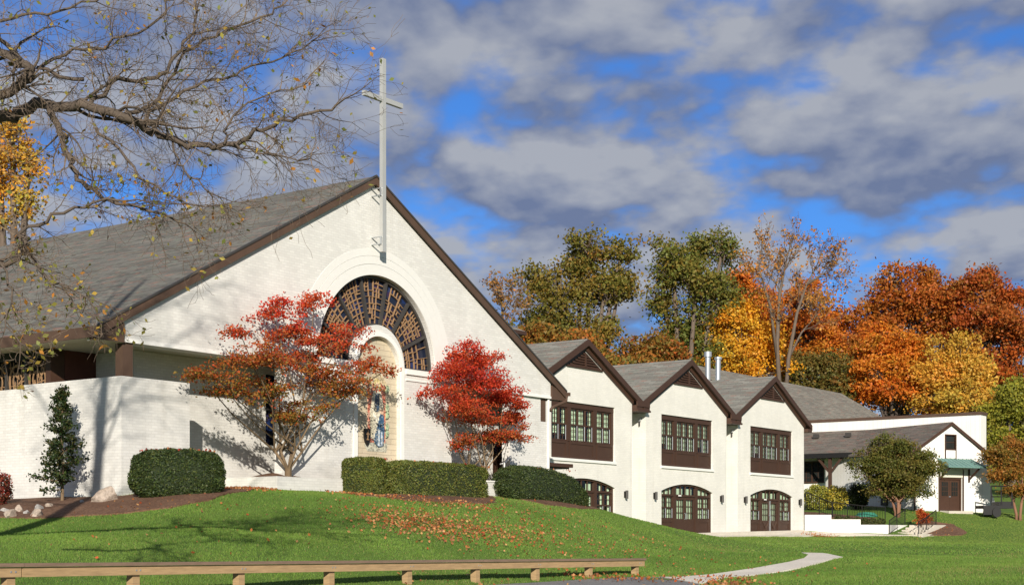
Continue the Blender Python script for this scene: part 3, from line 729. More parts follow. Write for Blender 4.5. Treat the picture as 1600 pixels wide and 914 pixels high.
def sash(mb_f, mb_w, gl, u0, u1, z0, z1, y, cols=2, rows=3, meet=True):
    """double hung sash: stiles, rails, muntins in mb_f, pale storm edge in mb_w, glass in gl"""
    t = .05
    mb_f.box(u0, u0 + t, y, y + .05, z0, z1).box(u1 - t, u1, y, y + .05, z0, z1).box(u0 + t, u1 - t, y, y + .05, z0, z0 + t).box(u0 + t, u1 - t, y, y + .05, z1 - t, z1)
    zm = (z0 + z1) / 2
    if meet: mb_f.box(u0 + t, u1 - t, y - .01, y + .05, zm - .035, zm + .035)
    for i in range(1, cols): u = u0 + (u1 - u0) * i / cols; mb_f.box(u - .012, u + .012, y + .012, y + .04, z0 + t, z1 - t)
    spans = [(z0, zm), (zm, z1)] if meet else [(z0, z1)]
    for a, b in spans:
        for i in range(1, rows): z = a + (b - a) * i / rows; mb_f.box(u0 + t, u1 - t, y + .014, y + .038, z - .011, z + .011)
    if meet and mb_w: mb_w.box(u1 - t - .022, u1 - t - .002, y - .006, y + .012, z0 + t, zm - .035)
    gl.add([(u0 + t, y + .045, z0 + t), (u1 - t, y + .045, z0 + t), (u1 - t, y + .045, z1 - t), (u0 + t, y + .045, z1 - t)], [(0, 1, 2, 3)])

# upper window unit
uw = MB(); UY = .14
uw.box(U0, U1, UY - .06, UY + .1, 5.93, 6.18)                                   # head
uw.box(U0, U1, UY - .02, UY + .1, 3.6, 4.40)                                    # apron
for a, b in ((U0, U0 + .2), (U0 + 1.45, U0 + 1.75), (U0 + 3.65, U0 + 3.95), (U1 - .2, U1)): uw.box(a, b, UY - .05, UY + .1, 4.40, 5.93)
win = part(uw.build('upper_window', 'brown', wg))
ap = MB()
for a, b in ((U0 + .02, U0 + 1.45), (U0 + 1.65, U0 + 3.75), (U0 + 3.95, U1 - .02)):
    for x0, x1, z0, z1 in ((a, b, 3.62, 3.74), (a, b, 4.28, 4.395), (a, a + .12, 3.741, 4.279), (b - .12, b, 3.741, 4.279)): ap.box(x0, x1, UY - .05, UY - .022, z0, z1)
ap.build('apron_panel', 'brown', win)
def sashes(root, spec, z0, z1, y, rows=3, storm=True):
    for u0, u1 in spec:
        f, w, g_ = MB(), MB(), MB(); sash(f, w, g_, u0, u1, z0, z1, y, rows=rows)
        f.build('sash', 'brown', root); g_.build('pane', 'glass', root)
        if storm: w.build('storm_edge', 'storm_alu', root)
sp = []
for a, n, wd in ((U0 + .2, 2, 1.25), (U0 + 1.75, 3, 1.9), (U0 + 3.95, 2, 1.25)):
    for i in range(n): sp.append((a + wd * i / n + .01, a + wd * (i + 1) / n - .01))
sashes(win, sp, 4.41, 5.92, UY)
def curtains(root, spec, z0, z1, y, seed):
    rng = random.Random(seed); mb = MB()
    for u0, u1 in spec:
        f0 = rng.uniform(-.02, .06); f1 = rng.uniform(.86, 1.02) if seed > 6 else rng.uniform(.4, .9); zb = z0 + (z1 - z0) * rng.choice((0, 0, .06, .22))
        if seed < 7: f0 = rng.choice((.3, .48, .6)); f1 = 1.0
        k = 10; a = u0 + (u1 - u0) * f0; b = u0 + (u1 - u0) * f1
        vs = []
        for i in range(k + 1):
            u = a + (b - a) * i / k; yy = y + .015 * math.sin(i * 2.1)
            vs += [(u, yy, zb), (u, yy, z1)]
        mb.add(vs, [(2 * i, 2 * i + 2, 2 * i + 3, 2 * i + 1) for i in range(k)])
    return mb.build('curtain', 'curtain', root)
part(MB().box(U0 - .1, U1 + .1, 1.6, 1.7, -.1, 6.3).box(U0 - .15, U0 - .1, .33, 1.6, -.1, 6.3).box(U1 + .1, U1 + .15, .33, 1.6, -.1, 6.3).box(U0 - .1, U1 + .1, .33, 1.6, 3.0, 3.1).build('room', 'dark_room', wg))
part(MB().box(U0 - .06, U1 + .06, -.07, .07, 3.47, 3.595).build('window_sill', 'white_smooth', wg))
# arched door unit
DY = .16
af = MB()
af.plate([(U1, 2.32)] + segarch(U0, U1, 2.34, .39)[1:-1] + [(U0, 2.32), (U0 + .1, 2.30)] + segarch(U0 + .1, U1 - .1, 2.30, .34)[::-1][1:-1] + [(U1 - .1, 2.30)], [], DY - .07, DY + .08)
for a, b in ((U0, U0 + .1), (U0 + 1.42, U0 + 1.68), (U1 - 1.68, U1 - 1.42), (U1 - .1, U1)): af.box(a, b, DY - .05, DY + .08, 0, 2.30 if a in (U0, U1 - .1) else 2.60)
af.box(U0 + .101, U1 - .101, DY - .055, DY + .08, 2.09, 2.19)
doors_root = part(af.build('arched_doorway', 'brown', wg))
lo = MB()
for a, b in ((U0 + .101, U0 + 1.419), (U1 - 1.419, U1 - .101)):
    lo.box(a, b, DY, DY + .06, .0, .93)
    for x0, x1, z0, z1 in ((a, b, .02, .14), (a, b, .78, .93), (a, a + .14, .141, .779), (b - .14, b, .141, .779)): lo.box(x0, x1, DY - .03, DY - .002, z0, z1)
lo.build('lower_panel', 'brown', doors_root)
ds = [(U0 + .12, U0 + .75), (U0 + .77, U0 + 1.41), (U1 - 1.41, U1 - .77), (U1 - .75, U1 - .12)]
sashes(doors_root, ds, .94, 2.085, DY, rows=2)
tr_sp = [(U0 + .12, U0 + 1.41, 2.22, 2.44), (U0 + 1.70, U1 - 1.70, 2.22, 2.60), (U1 - 1.41, U1 - .12, 2.22, 2.44)]
for a, b, z0, z1 in tr_sp:
    k = 4 if b - a > 1.5 else 3
    for i in range(1, k): u = a + (b - a) * i / k; MB().box(u - .018, u + .018, DY - .03, DY + .03, 2.19, z1 + .1).build('transom_bar', 'brown', doors_root)
_tp = [(U0 + .11, 2.2), (U1 - .11, 2.2)] + segarch(U0 + .11, U1 - .11, 2.30, .335)
MB().add([(x, DY + .036, z) for x, z in _tp], [tuple(range(len(_tp)))]).build('pane', 'glass', doors_root)
def leaf_door(u0, u1, xbrace):
    d = MB()
    d.box(u0, u0 + .12, DY, DY + .055, .02, 2.085).box(u1 - .12, u1, DY, DY + .055, .02, 2.085).box(u0 + .12, u1 - .12, DY, DY + .055, .02, .95).box(u0 + .12, u1 - .12, DY, DY + .055, 1.93, 2.085)
    for i in range(1, 3): u = u0 + .12 + (u1 - u0 - .24) * i / 3; d.box(u - .014, u + .014, DY + .01, DY + .045, .95, 1.93)
    for i in range(1, 3): z = .95 + .98 * i / 3; d.box(u0 + .12, u1 - .12, DY + .012, DY + .043, z - .013, z + .013)
    if xbrace:
        d.beam((u0 + .12, DY - .012, .12), (u1 - .12, DY - .012, .88), .06, .02, (0, 1, 0)); d.beam((u0 + .12, DY - .014, .88), (u1 - .12, DY - .014, .12), .06, .02, (0, 1, 0))
    return d
um = (U0 + U1) / 2
for k, (a, b) in enumerate(((U0 + 1.69, um - .008), (um + .008, U1 - 1.69))):
    leaf = leaf_door(a, b, False).build('door', 'brown', doors_root)
    MB().add([(a + .12, DY + .048, .95), (b - .12, DY + .048, .95), (b - .12, DY + .048, 1.93), (a + .12, DY + .048, 1.93)], [(0, 1, 2, 3)]).build('pane', 'glass', doors_root)
    hu_ = b - .07 if k == 0 else a + .07
    MB().tube([(hu_, DY - .004, .92), (hu_, DY - .07, .96), (hu_, DY - .07, 1.2), (hu_, DY - .004, 1.24)], .016, 6).build('handle', 'galvanised', doors_root)
MB().box(U0 + 1.9, U0 + 2.12, DY - .11, DY - .06, 2.10, 2.17).build('door_closer', 'white_smooth', doors_root)
MB().box(U0 + 1.5, U1 - 1.5, -.3, .2, .0, .05).build('threshold', 'galvanised', doors_root)
for u in (.80, 7.82):
    L = MB().box(u - .07, u + .07, -.05, -.003, 1.92, 2.22).build('wall_lamp', 'black', wg); part(L)
    MB().tube([(u, -.13, 1.86), (u, -.13, 2.26)], .07, 10).build('lamp_body', 'charcoal', L)
    MB().tube([(u, -.05, 1.98), (u, -.13, 1.98)], .03, 6).build('arm', 'charcoal', L)
protos = list(parts)
for k in (1, 2):
    for o in protos: dup(o, wg, (BP * k, 0, 0))
for k in range(3):
    for w0, w1, sp_ in ((4.41, 5.90, sp), (.3, 2.5, [(a, b) for a, b in ds] + [(U0 + 1.72, um - .05), (um + .05, U1 - 1.72)])):
        c_ = curtains(wg, sp_, w0, w1, .26, 7 * k + int(w0)); c_.location = (BP * k, 0, 0)
# brace crosses on the far pair of doors and its pale centre strip
for a, b in ((U0 + 1.69, um - .008), (um + .008, U1 - 1.69)):
    x = MB(); x.beam((a + .12, DY - .012, .12), (b - .12, DY - .012, .88), .07, .02, (0, 1, 0)).beam((a + .12, DY - .035, .88), (b - .12, DY - .035, .12), .07, .02, (0, 1, 0))
    x.build('door_brace', 'brown_aged', wg, loc=(2 * BP, 0, 0))
MB().box(um - .03, um + .03, DY - .06, DY - .003, .05, 2.08).build('centre_strip', 'galvanised', wg, loc=(2 * BP, 0, 0))
# recess walls between the bays with their short eaves
for k in range(2):
    u = BW + BP * k
    MB().box(u + .001, u + 1.299, 1.0, 1.25, -.6, 6.4).build('recess_wall', 'wing_brick', wg)
    MB().box(u + .06, u + 1.24, -.29, -.21, 6.36, 6.62).build('valley_board', 'brown', wg)
    MB().box(u + .03, u + 1.27, -.32, 1.2, 6.12, 6.215).build('valley_soffit', 'brown', wg)
    fl = MB().box(u + 1.16, u + 1.299, .25, .37, 5.72, 5.86).build('flood_light', 'galvanised', wg)
    MB().tube([(u + 1.22, .31, 5.5), (u + 1.22, .31, 5.72)], .04, 6).build('lamp_body', 'charcoal', fl)
MB().box(-4.2, 0, 1.0, 1.25, -.6, 6.4).build('link_wall', 'wing_brick', wg)
MB().box(-4.2, 27.9, 8.9, 9.1, -.6, 6.5).build('rear_wall', 'wing_brick', wg)
MB().box(BP * 2 + BW - .32, BP * 2 + BW, 1.252, 8.9, -.6, 6.5).build('end_wall', 'wing_brick', wg)
MB().box(-4.2, 28.0, 1.26, 8.9, 6.3, 6.4).build('ceiling_slab', 'white_smooth', wg)
for k in range(3):
    MB().plate([(.0, 6.41), (BW, 6.41), (BW / 2, bz(BW / 2) - .3)], [], 8.88, 9.05).build('rear_gable', 'white_smooth', wg, loc=(BP * k, 0, 0))
# flat canopy by the first bay
MB().box(-1.6, 1.35, -1.1, -.003, 3.02, 3.2).box(-1.6, 1.5, -1.2, -1.102, 3.08, 3.24).build('entrance_canopy', 'brown', wg)
# raised stair tower behind the first gable
MB().box(1.2, 7.0, 6.3, 11.5, 6.0, 10.32).build('stair_tower', 'brown_aged', wg)
MB().add([(0.6, 5.7, 10.36), (7.6, 5.7, 10.36), (7.6, 12.1, 10.36), (.6, 12.1, 10.36), (3.4, 8.9, 12.0), (4.8, 8.9, 12.0), (.6, 5.7, 10.18), (7.6, 5.7, 10.18), (7.6, 12.1, 10.18), (.6, 12.1, 10.18)],
         [(0, 1, 5, 4), (1, 2, 5), (2, 3, 4, 5), (3, 0, 4), (1, 0, 6, 7), (2, 1, 7, 8), (3, 2, 8, 9), (0, 3, 9, 6), (6, 9, 8, 7)]).build('tower_roof', 'shingle_u', wg)
MB().box(.56, 7.64, 5.66, 5.695, 10.16, 10.34).box(7.605, 7.64, 5.696, 12.1, 10.16, 10.34).build('tower_fascia', 'brown', wg)

# ------------------------------------------------------------------ hall with the long hipped roof, behind the wing
hl = empty('hall', (WG0[0], WG0[1], 0), RZ)
tag(hl, 'long hall with a grey hipped shingle roof rising behind the last gable', 'building')
HA, HB, HR, HE, HV = 43.4, 70.6, 12.76, 8.2, 8.5
HM = HV + 7.5; HW2 = HV + 15
MB().plate([(HV - .4, HE - .24), (HV - .4, HE - .46), (HM, HR - .24), (HW2 + .4, HE - .46), (HW2 + .4, HE - .24), (HM, HR)], [], HA, HB, 'x').build('roof', 'shingle_u', hl)
MB().plate([(HV, -.5), (HW2, -.5), (HW2, HE - .35), (HM, HR - .35), (HV, HE - .35)], [], HA + .3, HB - .3, 'x').build('wall', 'wing_brick', hl)
MB().plate([(HV - .4, HE - .25), (HV - .4, HE - .5), (HM, HR - .30), (HW2 + .4, HE - .5), (HW2 + .4, HE - .25), (HM, HR - .02)], [], HB + .002, HB + .06, 'x').build('rake_board', 'brown', hl)
for px_, Y_, top, r_ in ((1106, 106.0, 551, .19), (1121, 105.0, 559, .18)):
    p = at(px_, 0, Y_); d = np.array([p.x, p.y]) - WG0; uu, vv = d @ D1, d @ D2
    zt = (HZ - top) / F * Y_
    fp = MB().tube([(uu, vv, 9.0), (uu + (.12 if px_ > 1110 else 0), vv, zt)], r_, 14).build('flue_pipe', 'galvanised', hl, smooth=False)
    MB().tube([(uu + (.12 if px_ > 1110 else 0), vv, zt - .30 if px_ < 1110 else zt - .1), (uu + (.12 if px_ > 1110 else 0), vv, zt + .06)], r_ * 1.45, 14).build('flue_cap', 'galvanised', fp)

# ------------------------------------------------------------------ white flat roofed block, its lean-to, and the gabled annex
WC = np.array([31.4, 100.0])
wb = empty('white_block', (WC[0], WC[1], 0), RZ)
tag(wb, 'plain white flat roofed block with brown coping behind the annex', 'building')
MB().box(0, 1.1, -.1, 19, -.5, 8.22).build('wall', 'white_siding', wb)
MB().box(-.06, 1.16, -.16, 19, 8.222, 8.42).build('coping', 'brown_aged', wb)
lt = MB(); LZ0, LZ1 = 5.72, 7.55                                       # lean-to along its near face
lt.add([(-4.3, 4.6, LZ0), (-.02, 4.6, LZ1), (-.02, 19, LZ1), (-4.3, 19, LZ0), (-4.3, 4.6, LZ0 - .15), (-.02, 4.6, LZ1 - .15), (-.02, 19, LZ1 - .15), (-4.3, 19, LZ0 - .15)],
       [(0, 1, 2, 3), (7, 6, 5, 4), (0, 3, 7, 4), (1, 5, 6, 2), (0, 4, 5, 1), (3, 2, 6, 7)]).build('porch_roof', 'shingle_far', wb)
MB().box(-4.36, -4.305, 4.6, 19, LZ0 - .3, LZ0 + .02).build('gutter', 'black', wb)
MB().box(-2.5, -2.3, 3.5, 19, -.3, 6.3).build('porch_wall', 'white_siding', wb)
for v in (6.2, 8.6, 11.0): MB().box(-1.5, -1.2, v, v + .35, 7.0, 7.3).build('roof_vent', 'charcoal', wb)
# porch windows (two groups) and the Y-braced post
def lwin(v0, v1, z0, z1, n):
    f = MB(); f.box(-2.60, -2.502, v0, v1, z0, z0 + .1).box(-2.60, -2.502, v0, v1, z1 - .1, z1)
    for i in range(n + 1): a = v0 + (v1 - v0 - .1) * i / n; f.box(-2.60, -2.502, a, a + .1, z0 + .1, z1 - .1)
    for i in range(n):
        a = v0 + (v1 - v0 - .1) * (i + .5) / n + .05; f.box(-2.57, -2.51, a - .015, a + .015, z0 + .1, z1 - .1)
    for i in range(1, 4): z = z0 + (z1 - z0) * i / 4; f.box(-2.565, -2.512, v0, v1, z - .015, z + .015)
    w = f.build('window', 'brown', wb); MB().box(-2.53, -2.501, v0 + .02, v1 - .02, z0 + .02, z1 - .02).build('pane', 'dark_glass', w)
def wbv(px, u):
    """position along the block (v) seen at pixel column px on the plane u"""
    r = (px - CX) / F; o = WC + u * D1
    return (r * o[1] - o[0]) / (D2[0] - r * D2[1])
def wbz(py, u, v): return (HZ - py) / F * ((WC + u * D1 + v * D2)[1])
v1_, v0_ = wbv(1250, -2.5), wbv(1289, -2.5); lwin(v0_, v1_, wbz(754, -2.5, v0_), wbz(720, -2.5, v0_), 2)
v1_, v0_ = wbv(1303, -2.5), wbv(1350, -2.5); lwin(v0_, v1_, wbz(775, -2.5, v0_), wbz(734, -2.5, v0_), 2)
vp = wbv(1297, -4.1)
pp = MB().box(-4.2, -4.0, vp - .1, vp + .1, 1.5, LZ0 - .1).build('porch_post', 'brown', wb)
MB().beam((-4.1, vp - .1, 4.5), (-4.1, vp - .95, LZ0 - .2), .14, .14).beam((-4.1, vp + .1, 4.5), (-4.1, vp + .95, LZ0 - .2), .14, .14).build('brace', 'brown', pp)

AX = at(1485, 660, 97.0); ARZ = math.radians(28)
an = empty('gabled_annex', (AX.x, AX.y, 0), ARZ)
tag(an, 'small white gabled annex with green copper awning over brown double doors', 'building')
HWd = 2.95; GB = 1.2
def az(t): return 7.5 - .585 * abs(t)
MB().plate([(-HWd, GB), (HWd, GB), (HWd, az(HWd) - .2), (0, az(0) - .2), (-HWd, az(HWd) - .2)], [[(-.92, 1.72), (1.0, 1.72), (1.0, 3.88), (-.92, 3.88)], [(-.42, 5.75), (.42, 5.75), (.42, 6.62), (-.42, 6.62)]], 0, .25).build('front_wall', 'white_siding', an)
MB().box(-HWd, -HWd + .2, .252, 9, GB, az(HWd) - .2).build('side_wall', 'white_siding', an)
MB().box(HWd - .2, HWd, .252, 9, GB, az(HWd) - .2).build('side_wall', 'white_siding', an)
MB().plate([(-HWd - .35, az(HWd + .35)), (-HWd - .35, az(HWd + .35) - .14), (0, az(0) - .16), (HWd + .2, az(HWd + .2) - .14), (HWd + .2, az(HWd + .2)), (0, az(0))], [], -.15, 9).build('roof', 'shingle_far', an)
for s in (-1, 1):
    e = s * (HWd + (.35 if s < 0 else .2))
    MB().plate([(0, az(0) - .01), (e, az(e) - .01), (e, az(e) - .2), (0, az(0) - .2)], [], -.21, -.155).build('rake_board', 'brown', an)
b_ = MB(); prof = [(HWd, GB - .3), (HWd + 1.35, GB - .3), (HWd + 1.1, 2.2), (HWd + .7, 3.1), (HWd + .35, 4.2), (HWd + .12, 5.3), (HWd, 5.6)]
b_.plate(prof, [], .02, .55).build('buttress', 'white_smooth', an)
dd = MB()
dd.box(-.92, -.82, .05, .2, 1.72, 3.88).box(.9, 1.0, .05, .2, 1.72, 3.88).box(-.82, .9, .05, .2, 3.76, 3.88)
dr = dd.build('doorway', 'brown', an)
for a, b in ((-.81, .035), (.045, .89)):
    lf = MB().box(a, b, .12, .17, 1.74, 3.75).build('door', 'brown', dr)
    MB().box(a + .16, b - .16, .10, .118, 2.7, 3.6).build('pane', 'dark_glass', dr)
    mt = MB()
    for i in range(1, 3): u = a + .16 + (b - a - .32) * i / 3; mt.box(u - .015, u + .015, .085, .099, 2.7, 3.6)
    for i in range(1, 3): z = 2.7 + .9 * i / 3; mt.box(a + .16, b - .16, .086, .0985, z - .015, z + .015)
    mt.build('muntin', 'brown', dr)
MB().box(-.03, .10, .07, .119, 2.62, 2.68).build('handle', 'galvanised', dr)
MB().box(-.95, 1.03, -.06, -.003, 3.9, 4.4).build('transom_panel', 'soffit', an)
MB().box(-1.05, -.955, -.08, -.003, 1.7, 4.42).box(1.035, 1.12, -.08, -.003, 1.7, 4.42).build('door_trim', 'brown', an)
aw_ = MB(); A0, A1 = -1.15, 1.75
aw_.add([(A0, -.004, 5.12), (A1, -.004, 5.12), (A1 + .25, -1.15, 4.55), (A0 - .1, -1.15, 4.55), (A0, -.004, 5.06), (A1, -.004, 5.06), (A1 + .25, -1.15, 4.48), (A0 - .1, -1.15, 4.48)],
        [(0, 3, 2, 1), (4, 5, 6, 7), (3, 7, 6, 2), (0, 4, 7, 3), (1, 2, 6, 5), (0, 1, 5, 4)])
awn = aw_.build('awning', 'copper_green', an)
sm = MB()
for i in range(9): f = i / 8; sm.beam((A0 + (A1 - A0) * f, -.01, 5.14), (A0 - .1 + (A1 - A0 + .35) * f, -1.14, 4.575), .03, .035)
sm.build('seam', 'copper_green', awn)
for u in (-1.0, 1.6): MB().beam((u, -.02, 3.75), (u, -.95, 4.47), .1, .1).box(u - .05, u + .05, -.09, -.003, 3.6, 4.46).build('bracket', 'brown', an)
gw = MB().box(-.42, .42, .1, .12, 5.75, 6.62).build('gable_window', 'dark_glass', an)
MB().box(-.5, -.42, -.05, .1, 5.0, 6.7).box(.42, .5, -.05, .1, 5.0, 6.7).box(-.419, .419, -.05, .1, 6.62, 6.7).box(-.419, .419, -.05, .1, 5.67, 5.75).box(-.419, .419, .06, .099, 6.16, 6.2).build('frame', 'brown', gw)
MB().box(-.41, .41, -.04, -.003, 5.15, 5.66).build('apron_panel', 'white_smooth', an)
# dark window band on its side wall
sb = MB().box(-HWd - .06, -HWd - .003, .9, 4.3, 3.05, 3.8).build('side_window', 'dark_glass', an)
MB().box(-HWd - .12, -HWd - .062, .8, 4.4, 2.9, 3.05).box(-HWd - .12, -HWd - .062, .8, 4.4, 3.8, 3.95).box(-HWd - .11, -HWd - .063, 2.5, 2.62, 3.051, 3.799).build('frame', 'black', sb)
MB().box(-HWd - .2, -HWd - .003, 2.6, 3.1, 2.1, 2.8).build('meter_box', 'charcoal', an)
MB().tube([(-HWd - .08, .05, 1.3), (-HWd - .08, .05, 5.6)], .05, 8).build('downspout', 'brown', an)
MB().box(-1.0, 1.1, -.9, .0, 1.3, 1.70).build('doorstep', 'concrete', an)

# ------------------------------------------------------------------ stepped retaining wall, steps and railings on the right
sw = empty('retaining_wall', (17.36, 88.25, 0), math.atan2(.1, .995))
tag(sw, 'low white wall stepping down in three levels beside the last arched door', 'wall')
for a, b, z in ((0, 1.61, 1.33), (1.612, 3.40, 1.065), (3.402, 5.1, .745)):
    MB().box(a, b, 0, .3, -.4, z).build('wall_section', 'white_smooth', sw)
MB().box(0, .3, 0, 3.4, -.4, .745).build('return_section', 'white_smooth', sw).matrix_local = Matrix.Translation((4.86, .302, 0)) @ Matrix.Rotation(RZ - math.atan2(.1, .995) - math.pi / 2, 4, 'Z')
stp = empty('entrance_steps', (22.75, 88.75, 0), RZ)
tag(stp, 'short pale concrete steps at the end of the low white wall', 'steps')
for i in range(5): MB().box(.0 + i * .62, .62 + i * .62 - .002 if i < 4 else 4.6, -1.55, -.02, -.3, .15 * (i + 1)).build('step', 'concrete', stp)
MB().box(-.1, 4.4, -1.85, -1.56, -.3, .2).build('kerb_strip', 'concrete', stp)
def railing(name, label, pts, h, gap, group=None):
    """black iron railing along world points"""
    o = tag(empty(name, pts[0]), label, 'railing', group); o0 = Vector(pts[0])
    rail, pick = MB(), MB()
    P = [Vector(p) - o0 for p in pts]
    rail.tube([p + Vector((0, 0, h)) for p in P], .028, 6); 
    rail.build('top_rail', 'black', o); MB().tube([p + Vector((0, 0, .12)) for p in P], .02, 6).build('bottom_rail', 'black', o)
    for p in P: MB().tube([p - Vector((0, 0, .15)), p + Vector((0, 0, h + .03))], .03, 6).build('post', 'black', o)
    for a, b in zip(P[:-1], P[1:]):
        n = max(1, int((b - a).length / gap))
        for i in range(1, n):
            q = a + (b - a) * i / n; pick.tube([q + Vector((0, 0, .12)), q + Vector((0, 0, h))], .011, 4)
    pick.build('pickets', 'black', o)
    return o
def onw(px, Y, dz=0.0): x = (px - CX) / F * Y; return (x, Y, hz(x, Y) + dz)
railing('iron_railing', 'black iron railing sloping down beside the end of the wing', [onw(1259, 92, .5), (onw(1280, 92.3, .25)), onw(1300, 92.6)], .95, .14)
railing('iron_railing', 'long black iron railing behind the row of small clipped shrubs', [onw(1301, 92.9), onw(1324, 92.8), onw(1347, 92.6), onw(1383, 92.2)], .95, .14)
railing('iron_railing', 'black iron handrail at the wall side of the concrete steps', [(22.5, 88.75, .1), (23.3, 90.1, .45), (24.1, 91.3, .8)], .9, .2)
_e = [stp.location + Vector((*(u * D1 + -1.5 * D2), z)) for u, z in ((.1, .0), (1.4, .3), (3.0, .75))]
railing('iron_railing', 'black iron handrail on the lawn side of the concrete steps', _e, .9, .2)
tpx = at(1354, 0, 94); 
tb = MB(); _n = 14
_ring = [(0.75 * math.cos(2 * math.pi * i / _n) * (1 + .12 * math.sin(3 * i)), .5 * math.sin(2 * math.pi * i / _n) * (1 + .1 * math.cos(2 * i)), 0) for i in range(_n)]
tb.add([(0, 0, .22)] + [(x * .6, y * .6, .17) for x, y, z in _ring] + [(x, y, -.1) for x, y, z in _ring],
       [(0, 1 + i, 1 + (i + 1) % _n) for i in range(_n)] + [(1 + i, 1 + _n + i, 1 + _n + (i + 1) % _n, 1 + (i + 1) % _n) for i in range(_n)])
t_ = tb.build('tarp', 'tarp', smooth=True); t_.location = (tpx.x, 94, hz(tpx.x, 94) + .02)
tag(t_, 'green tarp lying on the lawn behind the small clipped shrubs', 'tarp')
# flatbed trailer by the annex
tx = at(1553, 0, 96.0); tl = empty('utility_trailer', (tx.x, 96.0, hz(tx.x, 96.0)), math.radians(8))
tl.scale = (1.25, 1.25, 1.35)
tag(tl, 'dark flatbed trailer with open rails parked beside the annex buttress', 'trailer')
MB().box(-.8, .85, -.45, .45, .42, .56).build('bed', 'black', tl)
MB().box(-.8, -.05, -.48, -.452, .12, .55).build('side_panel', 'black', tl)
for s in (-1, 1): MB().tube([(-.1, s * .55, .24), (-.1, s * .45, .24)], .24, 14).build('wheel', 'black', tl)
for x in (-.35, .2, .78): MB().tube([(x, -.42, .56), (x, -.42, 1.5)], .035, 6).build('upright', 'black', tl)
MB().tube([(-.35, -.42, 1.48), (.78, -.42, 1.48)], .035, 6).build('rail', 'black', tl); MB().tube([(-.35, -.42, .98), (.78, -.42, .98)], .025, 6).build('rail', 'black', tl)
MB().box(.1, .85, -.40, .40, .562, .75).build('load', 'black', tl)

# ------------------------------------------------------------------ timber guard rail
i0, i1 = -3, 7
def fpt(i):
    Yi = 23 * (1 + .0849 * i); xi = (208 + 196.66 * i) / (1 + .0849 * i); return Vector(((xi - CX) / F * Yi, Yi, -.385 - .0185 * i))
fo = fpt(i0); fe = fpt(i1); fdir = (fe - fo); frz = math.atan2(fdir.y, fdir.x)
gr = empty('guard_rail', (fo.x, fo.y, 0), frz)
tag(gr, 'low timber guard rail along the edge of the road', 'guard rail')
seg = Vector((fdir.x, fdir.y)).length / (i1 - i0)
for i in range(i1 - i0 + 1):
    zt = fo.z - .0185 * i; x = i * seg - (.0 if i < 10 else .06)
    MB().box(x - .07, x + .07, -.07, .07, -1.3, zt - .075).build('post', 'rail_wood', gr)
for a, b in ((-1.2, 2.06), (2.07, 7.02), (7.03, 10.10)):
    za, zb = fo.z - .0185 * a, fo.z - .0185 * b; xa, xb = a * seg, b * seg
    r_ = MB().add([(x, y, z + dz) for x, z in ((xa, za), (xb, zb)) for y in (-.115, -.072) for dz in (-.195, -.055)], [(0, 1, 3, 2), (4, 6, 7, 5), (0, 4, 5, 1), (2, 3, 7, 6), (0, 2, 6, 4), (1, 5, 7, 3)]).build('rail_board', 'rail_wood', gr)
    MB().add([(x, y, z + dz) for x, z in ((xa, za), (xb + .03, zb)) for y in (-.15, .10) for dz in (-.05, 0)], [(0, 1, 3, 2), (4, 6, 7, 5), (0, 4, 5, 1), (2, 3, 7, 6), (0, 2, 6, 4), (1, 5, 7, 3)]).build('cap_board', 'cap_wood', gr)
    bolt = MB()
    for k in range(int(math.ceil(a)), int(b) + 1):
        for dx in (-.04, .04): xx = k * seg + dx; zz = fo.z - .0185 * k - .12; bolt.box(xx - .012, xx + .012, -.121, -.1155, zz - .012, zz + .012)
    bolt.build('bolt', 'galvanised', r_)

# ------------------------------------------------------------------ vegetation
def rand_unit(rng, n):
    v = rng.normal(size=(n, 3)); return v / np.linalg.norm(v, axis=1, keepdims=True)

def leaves_mesh(name, C, size, cols, rng, mat='leaf', parent=None, upbias=.35, outward=None, aspect=.62):
    """one leaf-shaped quad per centre C"""
    n = len(C)
    nrm = rand_unit(rng, n) + np.array([0, 0, upbias])
    if outward is not None: nrm += outward
    nrm /= np.maximum(np.linalg.norm(nrm, axis=1, keepdims=True), 1e-6)
    t = np.cross(nrm, rand_unit(rng, n)); t /= np.maximum(np.linalg.norm(t, axis=1, keepdims=True), 1e-6)
    b = np.cross(nrm, t)
    s = (size * rng.uniform(.65, 1.3, n))[:, None] if np.ndim(size) == 0 else size[:, None]
    V = np.stack([C - t * s * .5, C + b * s * .5 * aspect - t * s * .05, C + t * s * .5, C - b * s * .5 * aspect - t * s * .05], 1).reshape(-1, 3)
    Fq = np.arange(n * 4).reshape(n, 4)
    return raw_mesh(name, V, Fq, np.repeat(cols, 4, 0), mat, parent)

def pick_cols(rng, pal, n, jit=.16):
    pal = np.array(pal); c = pal[rng.integers(0, len(pal), n)]
    return np.clip(c * rng.uniform(1 - jit, 1 + jit, (n, 1)) * rng.uniform(.93, 1.07, (n, 3)), 0, 1)

